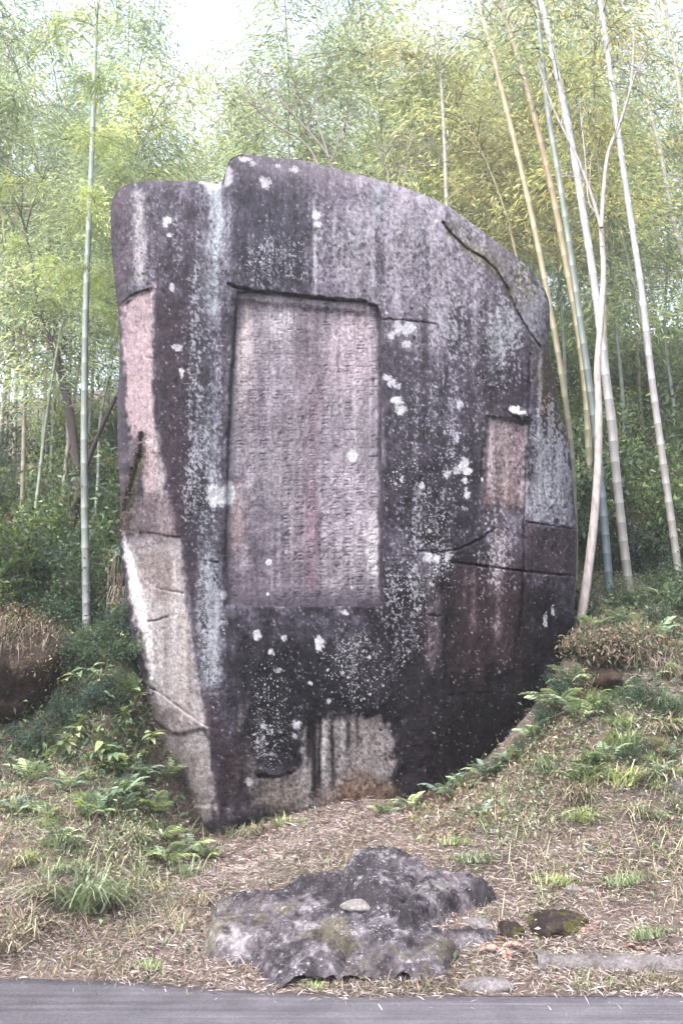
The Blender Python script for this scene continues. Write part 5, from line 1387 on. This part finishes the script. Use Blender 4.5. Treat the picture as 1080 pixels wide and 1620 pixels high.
rs = np.random.RandomState(4242)
EXTRA = []
for side, xr_, yr_ in (("right", (850, 1085), (1110, 1310)), ("left", (5, 240), (1225, 1420))):
    for k in range(17):
        px, py = rs.uniform(*xr_), rs.uniform(*yr_)
        kind = ["green", "straw", "green", "fine"][k % 4]
        o_t = tuft(kind, px, py, rs.uniform(0.55, 1.0), "x")
        EXTRA.append((side, kind, o_t))
FERN_X = []
for side, xr_, yr_ in (("right", (890, 1085), (1100, 1260)), ("left", (5, 230), (1200, 1340))):
    for k in range(8):
        FERN_X.append((side, fern(rs.uniform(*xr_), rs.uniform(*yr_), rs.uniform(0.7, 1.0), "x", k % 2 == 1, 7, k)))

# broad-leaved saplings left of the boulder: every leaf its own part
def big_leaf(seed, L, W, pal):
    rs = np.random.RandomState(seed); s = np.linspace(0, 1, 6)
    w = W * 0.5 * np.sin(np.pi * s ** 0.8) ** 0.9 + 0.001
    z = 0.10 * L * np.sin(2.2 * s) - 0.42 * L * s * s
    V = []
    for k in range(6):
        for u in (-1, 0, 1):
            V.append((L * s[k], u * w[k], z[k] + abs(u) * w[k] * 0.25))
    Q = []
    for k in range(5):
        for u in range(2):
            a = k * 3 + u; Q.append((a, a + 3, a + 4, a + 1))
    c = pick(rs, pal, 1, 0.05)[0] * 0.66
    return mesh_np("leaf", np.array(V), np.array(Q), np.tile(c, (18, 1)), True)
BL = [[(128, 146, 112)], [(104, 128, 96)], [(150, 164, 124)], [(172, 176, 140)]]
bl_meshes = [big_leaf(700 + k, 0.17, 0.065, BL[k]) for k in range(4)]
M_broad = leaf_material("broad_leaf", 0.25, 0.12, rough=0.4)
def sapling(px, py, H, label, seed, nl=14, Yo=0.0):
    rs = np.random.RandomState(seed); g = ground_hit(px, py)
    root = empty("leafy_sapling", g, rs.uniform(0, 6.28)); tag(root, label, "sapling", "broad leaved saplings left of the boulder")
    B = smooth_line([(0, 0, -0.05), (0.05 * rs.normal(), -0.05, H * 0.5), (0.12 * rs.normal(), -0.12, H)], 6)
    V, Q, C = tube(B, np.linspace(0.010, 0.004, len(B)), 5, K * lin(110, 104, 80)); link("stem", mesh_np("stem", V, Q, C, True), M_bark, root)
    for k in range(nl):
        f = rs.uniform(0.35, 1.0); p = B[int(f * (len(B) - 1))]
        o = link("leaf", bl_meshes[rs.choice([0, 0, 1, 1, 2, 3])], M_broad, root)
        o.location = p; o.rotation_euler = (rs.uniform(-.5, .5), rs.uniform(-.6, .5), k * 2.4 + rs.uniform(-.4, .4)); q = rs.uniform(0.85, 1.45); o.scale = (q, q, q)
for a in ((150, 1215, 0.62, "tallest broad leaved sapling in front of the dark undergrowth", 1), (120, 1190, 0.5, "broad leaved sapling beside the shadow of the draped rock", 2), (195, 1180, 0.55, "sapling with pale leaves close to the boulder's left flank", 3), (212, 1150, 0.5, "topmost sapling against the boulder's left flank", 4),
          (225, 1215, 0.45, "dark leaved sapling at the boulder's lower left corner", 5), (180, 1235, 0.45, "low sapling in the middle of the left slope", 6), (90, 1210, 0.35, "smallest sapling under the draped rock", 7), (165, 1120, 0.5, "sapling below the foot of the green culm", 8), (130, 1105, 0.45, "shaded sapling just right of the draped rock", 9),
          (205, 1060, 0.5, "sapling growing high beside the boulder's left edge", 10), (175, 1010, 0.5, "sapling between the green culm and the boulder", 11), (75, 925, 0.5, "sapling above the draped rock", 12), (1062, 880, 0.7, "pale leaved sapling by the culm nearest the right edge", 13), (1030, 830, 0.8, "sapling with pale leaves between the two white culms", 14)):
    sapling(*a)

# ------------------------------------------------------------------ litter, weeds and straw: nobody could count them
def scatter(n, rs, dens, xr=(-5.0, 5.8), yo=(0.0, 8.0)):
    X = rs.uniform(*xr, n); t = yo[0] + (yo[1] - yo[0]) * rs.rand(n) ** 1.3; Y = road_edge(X) + t
    keep = rs.rand(n) < dens(X, t)
    X, Y = X[keep], Y[keep]
    k = off_outcrop(X, Y, rs); X, Y = X[k], Y[k]
    return X, Y, np.where(Y < road_edge(X) + 0.02, 0.008, ground_z(X, Y))
rs = np.random.RandomState(900)
pxw = lambda X, Y: proj(np.stack([X, Y, ground_z(X, Y)], -1))
def d_litter(X, t):
    n = fbm(X * 1.3 + 7, t * 1.3 + 3, 160, 3)
    return np.clip(0.45 + 1.6 * (n - 0.35), 0.25, 1) * np.where(t < 0.0, 0.35 * np.exp(np.minimum(t, 0) / 0.08) + 0.004, np.where(t < 0.25, 0.8, 1)) * np.where(t > 5.5, 0.5, 1)
X, Y, Z = scatter(260000, rs, d_litter, yo=(-0.5, 8.0))
n = len(X)
az = rs.uniform(0, 6.28, n)
sl = np.stack([np.cos(az), np.sin(az), rs.uniform(-0.15, 0.45, n) + 0.28 * np.sin(az)], -1)
PALS = [(206, 192, 190), (198, 182, 180), (192, 174, 168), (176, 156, 150), (216, 204, 200), (148, 130, 124), (168, 148, 143), (116, 102, 98), (192, 170, 166), (166, 156, 144), (138, 126, 121)]
l = rs.gamma(4, 0.014, n) + 0.03
V, Q = leaves(np.stack([X, Y, Z + rs.uniform(0.0, 0.035, n)], -1), sl, l, np.clip(l * rs.uniform(0.05, 0.15, n), 0.003, 0.008), rs, 0.1, 0.6)
o = link("leaf_litter", mesh_np("leaf_litter", V, Q, np.repeat(pick(rs, PALS, n, 0.32) * 0.52, 4, axis=0)), M_straw)
tag(o, "carpet of dry pinkish straw and bamboo leaves on the bank", "leaf litter", kind="stuff")

def blades(n_, rs, dens, L, W, pal, tone, hang=0.0, yo=(0.05, 7.5)):
    X, Y, Z = scatter(n_, rs, dens, yo=yo); n = len(X)
    s = np.linspace(0, 1, 4); az = rs.uniform(0, 6.28, n); l = L * rs.uniform(0.4, 1.25, n); lean = rs.uniform(0.45, 1.55, n)
    out = l[:, None] * np.sin(lean)[:, None] * s; up = l[:, None] * (np.cos(lean)[:, None] * s - 0.5 * s ** 2 * lean[:, None] * 0.7)
    P = np.stack([X[:, None] + out * np.cos(az)[:, None], Y[:, None] + out * np.sin(az)[:, None], Z[:, None] + up], -1)
    w = W * (1 - s ** 1.5) * 0.5 + 0.0006
    side = np.stack([-np.sin(az), np.cos(az), 0 * az], -1)[:, None] * w[None, :, None]
    V = np.stack([P - side, P + side], 2).reshape(-1, 3); b0 = np.arange(n)[:, None] * 8 + np.arange(3)[None] * 2
    Q = np.stack([b0, b0 + 1, b0 + 3, b0 + 2], -1).reshape(-1, 4)
    return V, Q, np.repeat(pick(rs, pal, n) * tone, 8, axis=0)
def d_green(X, t):
    n = fbm(X * 0.9 + 2, t * 0.9 + 30, 164, 3); n2 = fbm(X * 3.0, t * 3.0 + 30, 167, 2)
    right = sstep(1.0, 2.6, X) * sstep(0.9, 2.2, t); left = sstep(-1.4, -2.2, X) * sstep(0.5, 1.6, t)
    return np.clip(3.4 * (n - 0.47) + 1.2 * (n2 - 0.5), 0.03, 1) * np.clip(0.45 + right * 0.7 + left * 0.9 + 0.4 * sstep(0.7, 1.6, X), 0, 1) + 0.08 * (right + left)
V, Q, C = blades(60000, rs, d_green, 0.15, 0.007, GT + [(150, 150, 104), (170, 164, 120)], 0.5)
o = link("grass", mesh_np("grass", V, Q, C), M_herb); tag(o, "thin short green grass scattered over the bank", "grass", kind="stuff")
V, Q, C = blades(42000, rs, lambda X, t: np.clip(0.35 + 1.8 * (fbm(X * 1.1, t * 1.1 + 9, 170, 3) - 0.4), 0.1, 1), 0.15, 0.006, ST + [(196, 170, 150), (176, 146, 130)], 0.44)
o = link("dry_grass", mesh_np("dry_grass", V, Q, C), M_straw); tag(o, "wispy dry straw coloured grass over the bank", "dry grass", kind="stuff")

def d_slope(X, t):
    n = fbm(X * 1.6 + 5, t * 1.6 + 70, 244, 3)
    right = sstep(0.9, 2.2, X - 0.35 * np.clip(2.2 - t, 0, 3)) * sstep(0.5, 1.6, t) ; left = sstep(-1.3, -2.2, X) * sstep(0.3, 1.2, t)
    return np.clip((right + left) * np.clip(0.15 + 2.6 * (n - 0.36), 0.05, 1), 0, 1)
V, Q, C = blades(36000, rs, d_slope, 0.30, 0.008, GT + ST + ST + [(170, 174, 150), (150, 160, 136), (190, 176, 162)], 0.66)
o = link("long_grass", mesh_np("long_grass", V, Q, C), M_herb); tag(o, "long mixed green and straw grass on both sides of the bank", "grass", kind="stuff")

def herb_clumps(ncl, per, rs, dens, pal, lsz, tone, spread=0.12, xr=(-5.0, 5.8), yo=(0.4, 8.0), hgt=0.10):
    X, Y, Z = scatter(ncl, rs, dens, xr, yo); n = len(X)
    P = np.repeat(np.stack([X, Y, Z], -1), per, axis=0) + rs.normal(size=(n * per, 3)) * np.array([spread, spread, 0.02])
    P[:, 2] = ground_z(P[:, 0], P[:, 1]) + np.abs(rs.normal(size=n * per)) * hgt
    D = rs.normal(size=(n * per, 3)) + np.array([0, -0.3, 0.25])
    l = rs.uniform(0.6, 1.3, n * per) * lsz
    V, Q = leaves(P, D, l, l * rs.uniform(0.3, 0.5, n * per), rs, 0.2, 1.6)
    return V, Q, np.repeat(pick(rs, pal, n * per) * tone * np.repeat(np.clip(1 + 0.25 * rs.normal(size=(n, 1)), 0.5, 1.6), per, axis=0), 4, axis=0)
def d_weed(X, t):
    n = fbm(X * 1.2 + 12, t * 1.2 + 40, 174, 3)
    right = sstep(0.9, 2.4, X) * sstep(1.2, 2.6, t); left = sstep(-1.3, -2.1, X) * sstep(1.0, 2.2, t)
    return np.clip(0.02 + (right * 0.75 + left * 0.9) * np.clip(0.25 + 3.0 * (n - 0.40), 0.0, 1), 0, 1)
V, Q, C = herb_clumps(7500, 13, rs, d_weed, MID + [(140, 150, 112), (150, 156, 120), (160, 164, 136), (176, 178, 158), (170, 152, 138)], 0.055, 0.72)
o = link("low_weeds", mesh_np("low_weeds", V, Q, C), M_herb); tag(o, "low leafy green weeds creeping over both sides of the bank", "weeds", kind="stuff")
V, Q, C = herb_clumps(2600, 10, rs, lambda X, t: np.where(X > 0, 0.6, 1.0) * sstep(2.4, 3.4, t) * np.where((X > -2.2) & (X < 2.6), 0, 1), DK + MID, 0.085, 0.42, 0.2, (-6.5, 7.0), (2.4, 10.0), 0.22)
o = link("undergrowth", mesh_np("undergrowth", V, Q, C), M_herb); tag(o, "dark leafy ground cover below the bamboo on the upper bank", "undergrowth", kind="stuff")
# hillside floor farther back
X = rs.uniform(-22, 22, 26000); Y = rs.uniform(17, 46, 26000); k = np.abs(X) < Y * 0.42; X, Y = X[k], Y[k]; n = len(X)
V, Q = leaves(np.stack([X, Y, ground_z(X, Y) + np.abs(rs.normal(size=n)) * 0.25], -1), rs.normal(size=(n, 3)), rs.uniform(0.14, 0.30, n), rs.uniform(0.05, 0.11, n), rs, 0.2, 1.5)
o = link("hill_undergrowth", mesh_np("hill_undergrowth", V, Q, np.repeat(pick(rs, MID + LT + DRY, n) * 0.42, 4, axis=0)), M_herb); tag(o, "mixed leafy undergrowth covering the hillside behind", "undergrowth", kind="stuff")

# dry grass hanging over the hollow in the right bank, and dry creepers on the draped rock and the boulder's left edge
def hanging(name, label, anchors, n, L, pal, tone, seed, outw=0.16, cat="dry grass"):
    rs = np.random.RandomState(seed); A = np.asarray(anchors, float)
    i = rs.randint(len(A), size=n); P0 = A[i] + rs.normal(size=(n, 3)) * np.array([0.09, 0.06, 0.04]); s = np.linspace(0, 1, 6)
    l = L * rs.uniform(0.4, 1.15, n); az = rs.normal(size=n) * 0.7 - math.pi / 2
    out = outw * l[:, None] / L * (1 - (1 - s) ** 2) + 0.06 * rs.normal(size=(n, 1)) * s; dn = l[:, None] * (0.30 * s - 1.15 * s ** 1.5)
    P = np.stack([P0[:, :1] + out * np.cos(az)[:, None], P0[:, 1:2] + out * np.sin(az)[:, None], P0[:, 2:] + dn], -1)
    w = 0.007 * (1 - s ** 1.5) * 0.5 + 0.0008
    sd = np.stack([np.ones(n), 0.3 * rs.normal(size=n), 0 * az], -1)[:, None] * w[None, :, None]
    V = np.stack([P - sd, P + sd], 2).reshape(-1, 3); b0 = np.arange(n)[:, None] * 12 + np.arange(5)[None] * 2
    Q = np.stack([b0, b0 + 1, b0 + 3, b0 + 2], -1).reshape(-1, 4)
    o = link(name, mesh_np(name, V, Q, np.repeat(pick(rs, pal, n) * tone, 12, axis=0)), M_straw); tag(o, label, cat, kind="stuff")
DRYP = [(186, 166, 154), (160, 140, 130), (206, 190, 180), (132, 114, 106), (150, 140, 122)]
anch = [ground_hit(x, y) + np.array([0, -0.05, 0.06]) for x, y in ((930, 1030), (945, 1026), (960, 1022), (978, 1020), (995, 1030), (1010, 1040), (1025, 1046), (1040, 1052), (1055, 1060), (1070, 1072), (935, 1012), (970, 1008), (1000, 1012), (1030, 1030), (1060, 1040), (1080, 1060))]
hanging("hanging_grass", "matted dry grass hanging over the dark hollow in the right bank", anch, 520, 0.26, DRYP + [(118, 124, 96)], 0.36, 950)
rk = bpy.data.objects["draped_rock"]
cc = np.array(rk.location)
rs = np.random.RandomState(33); anch = []
for k in range(200):
    a_, b_ = rs.uniform(0.0, 6.28), rs.uniform(0.45, 1.3)
    anch.append(cc + np.array([0.90 * math.cos(a_) * math.cos(b_), 0.84 * math.sin(a_) * math.cos(b_), 0.86 * math.sin(b_) + 0.03]))
hanging("dry_creeper", "brown dry creepers draped over the boulder at the left edge", anch, 380, 0.36, DRYP + [(116, 104, 92), (110, 118, 96)], 0.34, 951, 0.10, "creeper")
anch = [at(x, y, 14.35) for x, y in ((188, 870), (190, 905), (196, 950), (200, 990), (204, 1030), (208, 1070), (212, 1110), (192, 930), (200, 1010))]
hanging("dry_creeper", "thin dry creepers hanging along the boulder's lower left edge", anch, 420, 0.5, DRYP + [(116, 110, 92)], 0.4, 952, 0.05, "creeper")
def mat_of_leaves(name, label, P, n, pal, tone, seed, lsz=0.055, jit=0.07, cat="creeper", kindmat=None):
    rs = np.random.RandomState(seed); P = np.asarray(P)[rs.randint(len(P), size=n)] + rs.normal(size=(n, 3)) * jit
    l = rs.uniform(0.5, 1.4, n) * lsz
    V, Q = leaves(P, rs.normal(size=(n, 3)) + np.array([0, -0.5, -0.2]), l, l * rs.uniform(0.2, 0.5, n), rs, 0.3)
    o = link(name, mesh_np(name, V, Q, np.repeat(pick(rs, pal, n, 0.3) * tone, 4, axis=0)), kindmat or M_herb); tag(o, label, cat, kind="stuff")
rs = np.random.RandomState(61); a_ = rs.uniform(0, 6.28, 500); b_ = np.arcsin(np.clip(rs.uniform(0.05, 1.0, 500) + 0.35 * (np.sin(a_ * 3) * 0.5 + 0.2), 0.05, 1.0))
mat_of_leaves("creeper_leaves", "tangled brown and green leaves matted over the boulder at the left edge", cc + np.stack([0.93 * np.cos(a_) * np.cos(b_), 0.87 * np.sin(a_) * np.cos(b_), 0.89 * np.sin(b_)], -1), 6500, DRYP + [(120, 130, 104), (104, 92, 84), (98, 84, 78), (96, 116, 92)], 0.40, 62, 0.04, 0.13)
bank = [ground_hit(x, y) for x in range(925, 1090, 12) for y in range(985, 1062, 11)]
ck = bpy.data.objects["earth_clod"]; cv = np.zeros(len(ck.data.vertices) * 3); ck.data.vertices.foreach_get("co", cv); cv = cv.reshape(-1, 3)
cm = np.array((Matrix.Translation(ck.location) @ ck.rotation_euler.to_matrix().to_4x4())); cv = (cv @ cm[:3, :3].T + cm[:3, 3])[(cv[:, 2] > -0.02) | (cv[:, 1] < -0.15)]
bank = bank + list(cv[::5] + np.array([0, -0.02, 0.02]))
mat_of_leaves("bank_mat", "mat of dry leaves and weeds on the lip of the right bank", bank, 9000, DRYP + DRYP + MID + [(104, 92, 84)], 0.42, 63, 0.06, 0.07, "leaf litter")
foot = [ground_hit(x + dx, np.interp(x, [640, 700, 760, 800, 850, 880, 915], [1288, 1272, 1240, 1212, 1165, 1122, 1050]) + dy) for x in range(640, 916, 8) for dx, dy in ((0, 0), (6, 14), (14, 30), (24, 50))]
mat_of_leaves("foot_weeds", "leaf mat and small weeds along the boulder's lower right edge", foot, 5200, DRYP + DRYP + MID + [(150, 168, 130), (120, 108, 98)], 0.52, 65, 0.06, 0.06, "leaf litter")
left_bank = [ground_hit(x, y) for x in range(0, 225, 12) for y in range(985, 1210, 14)]
mat_of_leaves("shade_plants", "dark broad ground plants in the shade left of the boulder", left_bank, 5200, DK + MID + [(140, 150, 130), (96, 88, 80)], 0.40, 64, 0.085, 0.13, "undergrowth")

# moss and small leaves lodged in the crevice of the left flank
rs = np.random.RandomState(34); n = 900
line = smooth_line([(226, 694), (222, 722), (213, 752), (206, 784), (198, 812), (192, 840)], 8)
i = rs.randint(len(line), size=n); q = line[i] + rs.normal(size=(n, 2)) * np.array([4.5, 5])
dd = boulder_depth(q[:, 0], q[:, 1], np.full(n, 40.0))
P = at(q[:, 0], q[:, 1], FRONT_Y + dd - 0.015)
V, Q = leaves(P, rs.normal(size=(n, 3)) + np.array([0, -0.8, -0.2]), rs.uniform(0.02, 0.05, n), rs.uniform(0.008, 0.02, n), rs, 0.2)
o = link("crevice_moss", mesh_np("crevice_moss", V, Q, np.repeat(pick(rs, [(96, 92, 74), (120, 112, 90), (84, 88, 64), (140, 128, 110)], n) * 0.4, 4, axis=0)), M_straw)
tag(o, "moss and dry leaves lodged in the crevice of the boulder's left flank", "moss", kind="stuff")
# a few russet fern leaves
for (px, py, s, lab) in ((790, 1500, 0.8, "russet dead fern between the outcrop and the mossy rock"), (925, 1468, 0.5, "small russet dead fern against the brown mossy rock"), (1002, 1500, 0.5, "russet dead fern by the dark green patch"), (515, 1300, 0.5, "small red leaved fern before the niche")):
    pass
RU = [(178, 142, 132), (160, 122, 112), (190, 156, 146)]
fr_red = [frond_mesh(521 + k, 0.36, RU) for k in range(2)]
for (px, py, s, lab) in ((790, 1500, 0.8, "russet dead fern between the outcrop and the mossy rock"), (925, 1468, 0.5, "small russet dead fern against the brown mossy rock"), (1002, 1500, 0.5, "russet dead fern by the dark green patch"), (515, 1302, 0.45, "small red leaved fern before the niche")):
    g = ground_hit(px, py); root = empty("dead_fern", g, px, s); tag(root, lab, "fern", "russet dead ferns")
    rs = np.random.RandomState(px)
    for k in range(6):
        o = link("frond", fr_red[k % 2], M_straw, root); o.rotation_euler = (rs.uniform(-.3, .3), rs.uniform(-.2, .4), k * 1.05 + rs.uniform(-.3, .3))

# ------------------------------------------------------------------ labels of the repeats: each by its rank along its own kind
ORD = ["leftmost", "second from the left", "third from the left", "fourth from the left", "fifth from the left", "sixth from the left", "seventh from the left", "eighth from the left", "ninth from the left", "tenth from the left", "eleventh from the left", "twelfth from the left", "thirteenth from the left", "fourteenth from the left", "fifteenth from the left"]
def rank_labels(short, objs):
    vis = []
    for o in objs:
        p = np.array(o.location) + np.array([0, 0, 1.0]); x, y = proj(p)
        vis.append((float(x), o))
    vis.sort(key=lambda t: t[0])
    n = len(vis)
    for i, (x, o) in enumerate(vis):
        if n == 1: w = ""
        elif i < 15 and i < (n + 1) // 2: w = ", " + ORD[i]
        elif n - 1 - i < 15: w = ", " + ORD[n - 1 - i].replace("leftmost", "rightmost").replace("left", "right") if n - 1 - i else ", rightmost"
        else: w = ", one of the middle ones"
        o["label"] = short(o) + w
by = {}
for o in list(COL.objects):
    if o.parent is None and o.get("group") and o.get("category") in ("bamboo", "shrub") and o.name.split(".")[0] in ("bamboo", "shrub") and o.get("group") != bam_group:
        side = ""
        if o["category"] == "bamboo":
            x, _ = proj(np.array(o.location) + np.array([0, 0, 5.0]))
            side = "left of the boulder" if x < 260 else "above the boulder" if x < 700 else "right of the boulder"
        by.setdefault((o["group"], o["label"].replace("in the grove behind the boulder", "").strip(), side), []).append(o)
for (g, lab, side), objs in by.items():
    rank_labels(lambda o: (lab + (" rising " + side if side else "")), objs)
KW = {"green": "fresh green tuft", "straw": "dry straw tuft", "fine": "low fine grass patch"}
for side in ("left", "right"):
    for kind in KW:
        rank_labels(lambda o: KW[kind] + " among the weeds of the %s slope" % side, [o for sd, k, o in EXTRA if sd == side and k == kind])
    rank_labels(lambda o: "small fern among the weeds of the %s slope" % side, [o for sd, o in FERN_X if sd == side])
